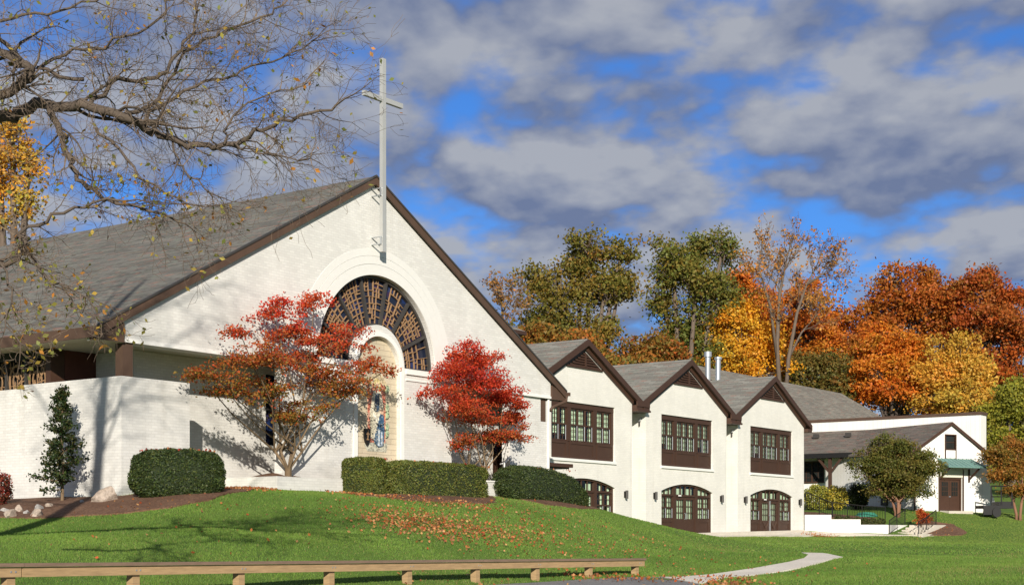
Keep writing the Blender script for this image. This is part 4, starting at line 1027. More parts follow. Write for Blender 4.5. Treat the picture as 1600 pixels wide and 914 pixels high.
def tree(name, label, base, lobes, pal, seed, nclump=150, nleaf=80, leaf=.30, clump_r=.9, trunk_r=.28, bark='bark', group=None, cat='tree', stems=1, fork=.3, colfn=None, shell=.55, flat=.65, mat='leaf', limb_r=1.0, clampfn=None, sub=6):
    """base: ground point; lobes: (x,y,z,rx,ry,rz) relative to base; clumps of leaves fill the lobes' shells, a limb runs to each"""
    rng = np.random.default_rng(seed); R = random.Random(seed)
    root = tag(empty(name, base), label, cat, group)
    vol = np.array([l[3] * l[4] * l[5] for l in lobes]) ** .67; vol /= vol.sum()
    # every lobe breaks up into smaller boughs of leaves, so the outline is uneven and the sky shows between them
    boughs = []; bl = []
    for k_, l in enumerate(lobes):
        for _ in range(sub):
            d_ = rand_unit(rng, 1)[0]; f_ = rng.uniform(.2, .85); q_ = rng.uniform(.32, .58)
            boughs.append((*(np.array(l[:3]) + d_ * f_ * np.array(l[3:])), *(np.array(l[3:]) * q_ * np.array([1.15, 1.15, .8])))); bl.append(k_)
    boughs = np.array(boughs); bl = np.array(bl)
    pb = vol[bl] * rng.uniform(.5, 1.5, len(bl)); pb /= pb.sum()
    bi = rng.choice(len(bl), nclump, p=pb); li = bl[bi]; L = boughs[bi]
    d = rand_unit(rng, nclump); d[:, 2] = np.where(d[:, 2] < -.55, -d[:, 2], d[:, 2])
    rr = rng.uniform(shell, 1.0, nclump) ** .6
    CC = L[:, :3] + d * rr[:, None] * L[:, 3:]
    if clampfn is not None: CC = clampfn(CC, rng)
    # wood
    wood = MB(); ztop = max(l[2] + l[5] * .5 for l in lobes)
    zf = min(l[2] - l[5] for l in lobes) * fork + .2
    for s in range(stems):
        a = 2 * math.pi * s / max(stems, 1) + R.random()
        off = Vector((math.cos(a), math.sin(a), 0)) * (0 if stems == 1 else trunk_r * 1.5)
        mine = [i for i in range(len(lobes)) if i % stems == s] or [s % len(lobes)]
        fk = Vector((off.x * (2.2 if stems < 5 else 6.5), off.y * (2.2 if stems < 5 else 6.5), max(zf, .3)))
        wood.tube([off * .8 + Vector((0, 0, -.4)), off + Vector((0, 0, zf * .3)), fk], [trunk_r * 1.35, trunk_r, trunk_r * .85], 8)
        for i in mine:
            l = lobes[i]; c = Vector(l[:3]); tip = c + Vector((0, 0, l[5] * .75))
            mid = fk.lerp(c, .5) + Vector((R.uniform(-.3, .3), R.uniform(-.3, .3), l[5] * .1)); rl = trunk_r * .62 * limb_r
            wood.tube([fk, mid, c, tip], [trunk_r * .75, rl, rl * .6, rl * .18], 6, False)
    limbs = [(Vector(l[:3]), l) for l in lobes]
    for i in range(nclump):
        l = lobes[li[i]]; p = Vector(CC[i]); c = Vector(l[:3]).lerp(Vector(boughs[bi[i]][:3]), R.uniform(0, .8))
        st = c + Vector((0, 0, R.uniform(-.4, .1) * l[5])); m_ = st.lerp(p, .5) + Vector((R.uniform(-1, 1), R.uniform(-1, 1), R.uniform(-.2, .8))) * clump_r * .3
        rb = trunk_r * .16 * limb_r
        wood.tube([st, m_, p], [rb, rb * .7, rb * .2], 4, False)
    wood.build('trunk', bark, root, smooth=True)
    # leaves
    N = rng.poisson(nleaf, nclump); idx = np.repeat(np.arange(nclump), N); n = len(idx)
    g = rng.normal(size=(n, 3)); g[:, 2] *= flat
    C = CC[idx] + g * clump_r * .5 * rng.uniform(.7, 1.3, nclump)[idx][:, None]
    if clampfn is not None: C = clampfn(C, rng)
    bc = pick_cols(rng, pal, len(boughs), .3)
    cc = bc[bi] * .5 + pick_cols(rng, pal, nclump, .22) * .5
    cols = cc[idx] * .62 + pick_cols(rng, pal, n, .2) * .38
    if colfn is not None: cols = colfn(C, cols, rng)
    leaves_mesh('crown', C, leaf, cols, rng, mat, root)
    return root

def px_lobes(base, items):
    """lobes from pixel centre/half sizes at the tree's own distance; depth radius follows the width"""
    Y = base[1]; k = Y / F; out = []
    for px, py, hw, hh, dy in items:
        g = 1.14 if Y > 105 else 1.0
        out.append(((px - CX) * k - base[0], dy, (HZ - py) * k - base[2], hw * k * g, hw * k * .9, hh * k * g * (1.1 if Y > 105 else 1)))
    return out
def gpt(px, Y): x = (px - CX) / F * Y; return (x, Y, hz(x, Y))

OLIVE = [(0.155, 0.148, 0.026), (0.192, 0.17, 0.03), (0.111, 0.122, 0.025), (0.237, 0.163, 0.03), (0.296, 0.133, 0.022), (0.178, 0.17, 0.033)]
GREENOAK = [(0.122, 0.152, 0.029), (0.167, 0.182, 0.034), (0.091, 0.122, 0.027), (0.213, 0.182, 0.034), (0.152, 0.167, 0.03), (0.304, 0.152, 0.027)]
GOLD = [(.46, .36, .04), (.78, .37, .02), (.70, .28, .018), (.85, .46, .035), (.56, .32, .03), (.72, .22, .015)]
ORANGE = [(.50, .28, .03), (.38, .12, .02), (.68, .16, .015), (.76, .22, .015), (.58, .115, .014), (.70, .28, .025)]
RUST = [(.30, .17, .03), (.46, .095, .017), (.38, .075, .016), (.54, .13, .018), (.28, .075, .018)]
YELLOW = [(.36, .30, .05), (.70, .38, .045), (.60, .32, .045), (.74, .43, .06), (.44, .30, .045), (.66, .26, .03)]
YGREEN = [(.30, .28, .03), (.22, .235, .03), (.42, .34, .038), (.16, .175, .028)]
REDM = [(.54, .03, .016), (.42, .024, .016), (.62, .065, .02), (.33, .024, .016), (.58, .12, .022)]
ORM = [(.36, .085, .018), (.28, .10, .02), (.22, .11, .02), (.42, .06, .016)]

# background wood
b = gpt(915, 136); tree('oak_tree', 'tall olive green oak behind the first gable of the wing', b,
    px_lobes(b, [(842, 440, 34, 24, 1), (920, 398, 36, 28, 0), (972, 392, 26, 24, 1), (875, 470, 48, 34, -2), (945, 455, 42, 38, 0), (890, 525, 66, 40, -1), (850, 510, 36, 36, 2), (885, 580, 74, 32, 1), (938, 520, 24, 36, 1), (968, 450, 24, 30, 1), (905, 430, 30, 26, 0)]), OLIVE, 3, 540, 52, 0.33, 1.07, .42, 'bark', sub=12)
b = gpt(1075, 138); tree('oak_tree', 'tall green oak with leaning limbs behind the middle gable', b,
    px_lobes(b, [(1052, 415, 34, 32, 0), (1092, 398, 24, 24, 1), (1128, 392, 22, 28, 0), (1038, 465, 30, 34, 1), (1085, 455, 40, 38, -1), (1130, 450, 22, 40, 1), (1078, 515, 42, 32, 1), (1085, 565, 50, 30, 1)]), GREENOAK, 4, 440, 52, 0.32, 1.03, .42, 'bark', sub=12)
b = gpt(1160, 140); tree('maple_tree', 'golden yellow maple behind the last gable of the wing', b,
    px_lobes(b, [(1155, 485, 28, 30, 0), (1152, 520, 46, 40, -1), (1125, 540, 40, 40, 0), (1185, 535, 36, 42, 0), (1150, 580, 66, 44, -1), (1108, 570, 30, 30, 0), (1200, 575, 26, 36, 0)]), GOLD, 5, 487, 60, 0.29, 0.90, .3, 'bark', sub=12)
b = gpt(1260, 152); tree('maple_tree', 'rounded rust red tree behind the bare tall tree', b,
    px_lobes(b, [(1250, 500, 60, 45, 0), (1205, 520, 40, 45, 0), (1300, 520, 36, 42, 1), (1250, 560, 85, 50, -1)]), RUST + ORANGE + ORANGE, 6, 487, 60, 0.35, 1.12, .35, 'bark', sub=12)
b = gpt(1010, 118); tree('understory_tree', 'low red and green tree between the two oaks', b,
    px_lobes(b, [(1000, 565, 38, 34, 0), (1045, 560, 34, 34, 0), (1020, 600, 70, 30, -1)]), RUST + OLIVE, 7, 307, 49, 0.31, 0.95, .2, 'bark', sub=12)
b = gpt(1255, 141); tree('understory_tree', 'dark olive tree under the rust red trees above the hall roof', b,
    px_lobes(b, [(1240, 590, 45, 34, 0), (1290, 590, 34, 34, 0), (1265, 625, 60, 30, 0)]), [(.12, .13, .028), (.09, .10, .024), (.19, .14, .03), (.28, .12, .025)], 8, 333, 53, 0.29, 0.90, .2, 'bark', sub=12)
b = gpt(1400, 150); tree('maple_tree', 'tall orange topped tree behind the white block', b,
    px_lobes(b, [(1400, 445, 36, 26, 0), (1448, 440, 22, 22, 0), (1425, 490, 55, 40, 0), (1375, 500, 40, 42, 1), (1460, 500, 34, 40, 0), (1400, 550, 70, 45, 1)]), RUST + [(.40, .13, .015), (.46, .17, .018)], 9, 564, 57, 0.33, 0.99, .35, 'bark_dark', sub=12)
b = gpt(1545, 148); tree('maple_tree', 'tallest deep rust red tree above the right end of the white block', b,
    px_lobes(b, [(1540, 440, 30, 26, 0), (1510, 465, 34, 30, 0), (1572, 470, 34, 34, 0), (1540, 520, 62, 42, -1), (1590, 540, 40, 50, 0), (1500, 520, 32, 40, 1), (1560, 590, 60, 40, 1)]), RUST + [(.34, .075, .012)], 10, 589, 57, 0.33, 0.95, .38, 'bark_dark', sub=12)
b = gpt(1390, 141); tree('maple_tree', 'bright orange maple just above the brown coping', b,
    px_lobes(b, [(1375, 545, 34, 32, 0), (1415, 555, 34, 34, 0), (1390, 595, 50, 36, -1), (1425, 610, 26, 28, 0), (1372, 620, 26, 22, 0)]), ORANGE, 11, 487, 57, 0.29, 0.86, .28, 'bark_dark', sub=12)
b = gpt(1495, 138); tree('maple_tree', 'pale gold maple rising behind the annex gable', b,
    px_lobes(b, [(1495, 565, 36, 34, 0), (1470, 590, 34, 34, 0), (1525, 590, 30, 36, 0), (1495, 625, 50, 34, -1)]), YELLOW, 12, 487, 60, 0.28, 0.82, .26, 'bark', sub=12)
b = gpt(1580, 118); tree('maple_tree', 'yellow green tree at the edge right of the white block', b,
    px_lobes(b, [(1575, 630, 30, 30, 0), (1600, 650, 36, 40, 0), (1565, 670, 30, 40, 1), (1600, 720, 40, 50, 1)]), YGREEN, 13, 436, 57, 0.24, 0.73, .22, 'bark', sub=12)
b = gpt(1335, 152); tree('understory_tree', 'brown orange tree in the gap above the end of the hall roof', b,
    px_lobes(b, [(1335, 560, 40, 40, 0), (1320, 600, 40, 40, 0), (1360, 590, 40, 44, 0)]), RUST + [(.16, .09, .02)], 14, 307, 49, 0.33, 1.03, .2, 'bark', sub=12)
b = gpt(1120, 155); tree('understory_tree', 'orange red tree showing behind the golden maple', b,
    px_lobes(b, [(1160, 440, 22, 20, 0), (1165, 480, 36, 36, 0), (1190, 500, 34, 40, 0), (1130, 560, 60, 45, 0)]), ORANGE + RUST, 15, 333, 49, 0.33, 1.03, .25, 'bark', sub=12)
b = gpt(1440, 158); tree('understory_tree', 'dark rust tree filling the gap between the orange maples', b,
    px_lobes(b, [(1450, 560, 60, 50, 0), (1400, 590, 50, 45, 0), (1510, 580, 60, 50, 0), (1470, 620, 80, 40, 0)]), RUST + [(.12, .035, .012)], 16, 436, 53, 0.35, 1.12, .25, 'bark_dark', sub=12)
b = gpt(820, 116); tree('understory_tree', 'brown tree low behind the first gable beside the stair tower', b,
    px_lobes(b, [(850, 560, 50, 40, 0), (900, 570, 50, 40, 0), (940, 590, 40, 35, 0), (805, 540, 24, 36, 0)]), RUST + OLIVE + OLIVE, 17, 384, 53, 0.35, 1.07, .2, 'bark', sub=12)
b = gpt(20, 72); tree('maple_tree', 'yellow orange tree behind the church roof at the left edge', b,
    px_lobes(b, [(20, 215, 36, 40, 0), (45, 265, 28, 36, 0), (0, 270, 40, 50, 0), (40, 320, 24, 32, 0), (-60, 250, 60, 90, 1), (0, 350, 36, 30, 0), (-70, 400, 60, 60, 0)]), [(.70, .36, .04), (.74, .28, .03), (.46, .36, .05), (.30, .28, .04), (.64, .40, .05)], 18, 230, 50, .20, .58, .3, 'bark')

# the two red maples before the church
def japanese(name, label, base, lobes, seed, pal_top, pal_low, zsplit, zw, **kw):
    def cf(C, cols, rng):
        f = np.clip((C[:, 2] - zsplit) / zw + rng.normal(0, .22, len(C)), 0, 1)[:, None]
        lo = pick_cols(rng, pal_low, len(C), .25)
        return cols * f + lo * (1 - f)
    return tree(name, label, base, lobes, pal_top, seed, colfn=cf, cat='tree', **kw)
def wall_lobes(base, items):
    """lobes by pixel, standing on upright planes parallel to the church front (v metres before it)"""
    out = []
    for px, py, hw, hh, v in items:
        r = (px - CX) / F; Y = (-41.5 - 1.2335 * v) / (r - .7222); k = Y / F
        out.append((r * Y - base[0], Y - base[1], (HZ - py) * k - base[2], hw * k * 1.05, max(.55, hw * k * .55), hh * k))
    return out
def off_wall(base, lim=-.12):
    """keep boughs on the garden side of the church front"""
    def f(C, rng):
        w_ = C[:, :2] + np.array(base[:2]) - CH0; u = w_ @ D1; v = w_ @ D2
        v = np.where(v > lim, lim - np.abs(rng.normal(0, .22, len(v))), v)
        xy = CH0 + u[:, None] * D1 + v[:, None] * D2 - np.array(base[:2])
        return np.c_[xy, C[:, 2]]
    return f
mb_ = chw(upx(450, -.30), -.30); b = (mb_[0], mb_[1], 1.98)
japanese('red_maple', 'wide many stemmed maple with scarlet top and olive skirts in the white planter', b,
    wall_lobes(b, [(425, 485, 42, 26, -.9), (490, 480, 46, 26, -.8), (375, 520, 34, 18, -1.2), (455, 520, 70, 34, -.9), (540, 525, 50, 30, -.9), (395, 562, 60, 26, -1.3), (480, 570, 75, 34, -1.2), (560, 572, 40, 26, -1), (335, 592, 48, 18, -1.3),
                 (545, 615, 50, 26, -1), (420, 612, 64, 28, -1), (360, 618, 42, 18, -1.1), (480, 640, 50, 20, -.9), (600, 580, 20, 14, -.9), (310, 585, 22, 8, -1.3), (500, 600, 60, 30, -1.0), (440, 655, 34, 10, -.8)]), 21,
    REDM, [(.24, .17, .03), (.32, .12, .022), (.18, .16, .03), (.38, .08, .018), (.30, .17, .03)], 2.3, 2.5, nclump=520, nleaf=39, leaf=.088, clump_r=.32, trunk_r=.045, bark='bark_tan', stems=9, fork=.36, shell=.2, flat=.42, limb_r=.7, clampfn=off_wall(b), sub=9)
mb_ = chw(upx(745, -.45), -.45); b = (mb_[0], mb_[1], 1.6)
japanese('red_maple', 'dense crimson maple with orange skirts standing between the hedges', b,
    wall_lobes(b, [(728, 552, 34, 26, -.8), (765, 568, 34, 28, -.8), (702, 585, 34, 28, -.8), (745, 600, 60, 34, -1), (686, 612, 36, 20, -1), (786, 622, 38, 30, -.8), (740, 645, 60, 26, -.9), (798, 660, 24, 18, -.8), (768, 682, 52, 16, -.9), (715, 635, 40, 24, -1.2), (812, 638, 16, 14, -.8), (730, 690, 30, 12, -.8)]), 22,
    REDM, [(.44, .085, .02), (.38, .12, .024), (.46, .045, .018), (.30, .10, .022)], 2.2, 1.5, nclump=500, nleaf=42, leaf=.088, clump_r=.32, trunk_r=.040, bark='bark_tan', stems=7, fork=.36, shell=.2, flat=.5, limb_r=.65, clampfn=off_wall(b), sub=9)
b = gpt(1403, 93.5); tree('crape_myrtle', 'rounded bronze green small tree with a tan trunk before the annex', b,
    px_lobes(b, [(1395, 697, 32, 20, 0), (1432, 710, 30, 20, 0), (1368, 712, 30, 20, 0), (1400, 728, 62, 24, 0), (1352, 735, 22, 16, 0), (1450, 736, 24, 16, .3), (1395, 755, 44, 18, 0), (1435, 758, 26, 16, 0), (1370, 760, 24, 16, 0), (1405, 768, 34, 14, .2), (1395, 740, 50, 24, -.3)]), [(.115, .135, .026), (.14, .135, .026), (.09, .11, .022), (.20, .13, .028)], 23, 640, 50, .14, .42, .10, 'bark_red', stems=3, fork=.7, sub=9)
b = gpt(1592, 96); tree('crape_myrtle', 'bronze and orange small tree at the right edge by the trailer', b,
    px_lobes(b, [(1585, 695, 32, 16, 0), (1565, 715, 26, 16, 0), (1610, 720, 36, 22, 0), (1580, 740, 38, 18, 0), (1600, 765, 34, 14, 0)]), [(.22, .17, .03), (.32, .14, .025), (.16, .15, .028), (.44, .14, .025)], 24, 420, 50, .14, .42, .10, 'bark_red', stems=3, fork=.7, sub=9)
b = gpt(1440, 90.2); tree('red_maple', 'tiny scarlet weeping maple at the top of the concrete steps', b,
    px_lobes(b, [(1440, 803, 10, 7, 0), (1437, 814, 11, 8, 0), (1447, 808, 8, 8, 0)]), [(.50, .03, .015), (.48, .09, .02), (.42, .16, .03)], 25, 46, 40, .10, .22, .03, 'bark_tan', fork=.5, shell=.2)

def shrub(name, label, base, rad, pal, seed, n, leaf, cat='shrub', group=None, core=True, mat='leaf_dense', top=0.0):
    """rounded shrub: twiggy stems, leaf clumps through its volume"""
    rng = np.random.default_rng(seed); root = tag(empty(name, base), label, cat, group)
    w = MB(); R = random.Random(seed)
    for i in range(9):
        a = R.uniform(0, 6.28); e = R.uniform(.3, .8)
        w.tube([(0, 0, -.1), (rad[0] * .3 * math.cos(a), rad[1] * .3 * math.sin(a), rad[2] * .7), (rad[0] * e * math.cos(a), rad[1] * e * math.sin(a), rad[2] * R.uniform(1.0, 1.6))], [.03, .02, .008], 5)
    w.build('stem', 'bark', root)
    d = rand_unit(rng, n); r = rng.uniform(.3, 1, n) ** .4
    bump = 1 + .14 * np.sin(d[:, 0] * 7 + seed) * np.sin(d[:, 2] * 6) + .1 * np.sin(d[:, 1] * 9)
    C = d * (r * bump)[:, None] * np.array(rad) + np.array([0, 0, rad[2] * .95])
    C[:, 2] = np.maximum(C[:, 2], .02)
    leaves_mesh('foliage', C, leaf, pick_cols(rng, pal, n, .3), rng, mat, root, outward=d * .6)
    return root
def gxy(px, Y): p = gpt(px, Y); return p
shrub('golden_shrub', 'yellow green loose shrub closest to the end of the wing', gxy(1276, 97.5), (.95, .9, .85), [(.26, .25, .035), (.20, .21, .03), (.34, .29, .04), (.14, .15, .028)], 31, 5200, .12)
shrub('golden_shrub', 'brighter yellow shrub beside the dark green shrub on the terrace', gxy(1307, 97), (.75, .8, .8), [(.36, .29, .035), (.28, .25, .035), (.44, .33, .04), (.18, .18, .03)], 32, 4600, .12)
shrub('dark_shrub', 'dark green upright shrub before the porch doors', gxy(1341, 97), (.72, .7, .85), [(.04, .055, .014), (.06, .075, .016), (.03, .045, .012)], 33, 4600, .12)
_ord = ['first', 'second', 'third', 'fourth', 'fifth', 'sixth']
for i, px_ in enumerate((1310, 1324, 1339, 1351, 1363, 1377)):
    shrub('clipped_shrub', _ord[i] + ' small clipped shrub counting from the wing behind the stepped wall', gxy(px_, 90.4 + .1 * i), (.27, .27, .28), [(.04, .055, .016), (.06, .075, .018), (.08, .08, .02)], 40 + i, 900, .075, group='small clipped shrubs behind the stepped wall')
shrub('red_shrub', 'dark red leaved shrub at the left edge before the white wall', gpt(-2, 42.0), (.38, .38, .50), [(.22, .03, .025), (.13, .03, .02), (.30, .06, .03), (.07, .05, .02)], 50, 2600, .075)

# hedges: sheared yew, leaves on a rounded block
def hedge(label, cx, cy, ux, uy, rz, zbase, ztop, seed, n, pal, slope=None, lens=3.2):
    rng = np.random.default_rng(seed)
    root = tag(empty('hedge', (cx, cy, zbase), rz), label, 'hedge')
    H = ztop - zbase; n = int(n * 1.7)
    def surf(d):
        """direction -> point on a superellipsoid block"""
        p = lens; k = (np.abs(d[:, 0]) ** p + np.abs(d[:, 1]) ** p + np.abs(d[:, 2]) ** p) ** (-1 / p)
        return d * k[:, None]
    def shape(q):
        x = q[:, 0] * ux; y = q[:, 1] * uy; z = (q[:, 2] * .5 + .5) * H
        if slope is not None:
            f = np.interp(x / ux, slope[0], slope[1]); zb = np.interp(x / ux, slope[0], slope[2])
            z = zb + (z / H) * (f - zb)
        return np.stack([x, y, z], 1)
    # core
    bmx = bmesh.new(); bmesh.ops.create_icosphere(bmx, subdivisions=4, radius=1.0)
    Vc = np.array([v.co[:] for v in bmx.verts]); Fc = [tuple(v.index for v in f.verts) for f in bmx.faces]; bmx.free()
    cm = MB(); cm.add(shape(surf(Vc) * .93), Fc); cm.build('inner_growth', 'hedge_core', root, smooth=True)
    q = rng.uniform(-1, 1, (n * 2, 3)); q /= np.linalg.norm(q, axis=1, keepdims=True); q = q[q[:, 2] > -.97][:n]
    s = surf(q)
    x, y, z = s[:, 0] * ux, s[:, 1] * uy, s[:, 2] * H / 2
    n = n
    lump = .022 * np.sin(x * 5.1 + seed) * np.sin(z * 6.3 + y * 4) + .018 * np.sin(x * 11 + z * 9 + seed) + .012 * np.sin(z * 17 - x * 7 + y * 13)
    C = shape(s * (rng.uniform(.93, 1.0, len(s)) + lump / 1.0)[:, None])
    C += rng.normal(0, .012, C.shape)
    ou = q / np.linalg.norm(q, axis=1, keepdims=True)
    tone = (1 + 1.6 * lump / .06 * .18)[:, None]
    cols = pick_cols(rng, pal, len(C), .35) * np.clip(tone, .6, 1.5)
    leaves_mesh('foliage', C, .066, cols, rng, 'leaf_dense', root, outward=ou * .8, aspect=.45)
    return root
YEW = [(.034, .055, .016), (.05, .072, .018), (.026, .042, .013), (.068, .085, .02)]
YEW2 = [(.095, .12, .024), (.13, .145, .028), (.07, .095, .02), (.16, .155, .034)]
p = at(277, 0, 40.9); hedge('dark clipped yew block before the tall white wall', p.x, 40.9, 1.28, .62, math.radians(18), 1.02, 2.42, 61, 17000, YEW)
def chedge(label, px0, px1, v, dep, zb, zt, seed, n, pal, **kw):
    u0, u1 = upx(px0, v - dep), upx(px1, v - dep); c = chw((u0 + u1) / 2, v)
    return hedge(label, c[0], c[1], (u1 - u0) / 2, dep, RZ, zb, zt, seed, n, pal, **kw)
_u0, _u1 = upx(580, -1.9), upx(607, -1.9); _c = chw((_u0 + _u1) / 2, -1.2)
hedge('square clipped hedge block beside the planter, below the mosaic', _c[0], _c[1], (_u1 - _u0) / 2, .70, RZ, 1.12, 2.60, 62, 13000, YEW2, lens=6)
chedge('long clipped hedge under the crimson maple', 618, 769, -1.30, .55, 1.18, 2.58, 63, 26000, YEW2, lens=6)
chedge('rounded dark hedge sloping down towards the wing', 803, 932, -1.25, .7, 1.0, 2.72, 64, 22000, YEW, lens=3.4,
       slope=([-1, -.5, 0, .5, .85, 1.0], [1.72, 1.70, 1.62, 1.42, 1.02, .62], [.20, .2, .2, .1, .02, -.05]))

# holly by the tall wall
def holly():
    rng = np.random.default_rng(71); R = random.Random(71)
    b = gpt(97, 42.0); root = tag(empty('holly_tree', b), 'narrow young holly tree growing before the tall white wall', 'tree')
    w = MB(); H = 3.25
    w.tube([(0, 0, -.2), (.02, 0, 1.0), (-.02, .02, 2.2), (.05, 0, H)], [.05, .04, .025, .006], 7)
    C = []
    for i in range(74):
        z = .35 + (H - .45) * (i / 73) ** .92; Lb = (.98 - .84 * (z / H) ** .9) * R.uniform(.55, 1.12)
        a = R.uniform(0, 6.28); tip = Vector((Lb * math.cos(a), Lb * math.sin(a), z + Lb * R.uniform(-.05, .5)))
        w.tube([(0, 0, z), tip * .5 + Vector((0, 0, z * .5 - .03)), tip], [.014, .010, .004], 4, False)
        for k in range(int(40 + 60 * Lb)):
            f = R.uniform(.2, 1.05); C.append(Vector((0, 0, z)).lerp(tip, f) + Vector((R.gauss(0, .06), R.gauss(0, .06), R.gauss(0, .06))))
    w.build('trunk', 'bark_tan', root)
    C = np.array([tuple(c) for c in C])
    leaves_mesh('crown', C, .095, pick_cols(rng, [(.025, .045, .012), (.04, .06, .014), (.018, .032, .01), (.06, .06, .016)], len(C), .3), rng, 'leaf_dense', root)
holly()

# ------------------------------------------------------------------ rocks
def rock(label, px, Y, rx, ry, rz_, seed, mat, group=None, lift=0.0):
    R = random.Random(seed); b = bmesh.new(); bmesh.ops.create_icosphere(b, subdivisions=4, radius=1.0)
    pl_ = [(Vector((R.gauss(0, 1), R.gauss(0, 1), R.gauss(0, .8))).normalized(), R.uniform(.42, .8)) for _ in range(16)]
    for v in b.verts:
        for n_, d_ in pl_:
            k = v.co.dot(n_) - d_
            if k > 0: v.co -= n_ * k * .97
        v.co = Vector((v.co.x * rx, v.co.y * ry, v.co.z * rz_)) * (1 + .035 * math.sin(v.co.x * 13 + seed) * math.sin(v.co.z * 11))
    me = bpy.data.meshes.new('rock'); b.to_mesh(me); b.free(); me.materials.append(M[mat])
    o = bpy.data.objects.new('rock', me); COL.objects.link(o); x = (px - CX) / F * Y
    o.location = (x, Y, hz(x, Y) + rz_ * .45 + lift); o.rotation_euler = (0, 0, R.uniform(-.5, .5))
    return tag(o, label, 'rock', group)
rock('large pale angular boulder between the holly and the yew block', 165, 40.7, .50, .36, .30, 7, 'rock')
gs = 'small rocks heaped at the left edge of the bed'
for k, (px_, Y_, rx, rz_, m_, lb) in enumerate(((18, 38.95, .22, .17, 'rock', 'pinkish rock lowest at the left edge of the bed'), (58, 38.9, .30, .17, 'rock', 'flat wide tan rock nearest the grass'),
        (30, 40.0, .17, .15, 'rock', 'ochre rock on top of the small heap'), (60, 40.2, .2, .12, 'rock_grey', 'pale grey rock behind the flat tan rock'), (8, 40.2, .2, .10, 'rock_grey', 'grey rock at the very left of the heap'),
        (42, 39.5, .14, .11, 'rock_grey', 'small grey rock wedged in the middle of the heap'), (76, 40.6, .16, .10, 'rock', 'small tan rock at the foot of the holly'), (128, 40.9, .10, .07, 'rock_grey', 'tiny grey rock between holly and boulder'))):
    rock(lb, px_, Y_, rx, rx * .85, rz_, 10 + k, m_, gs)

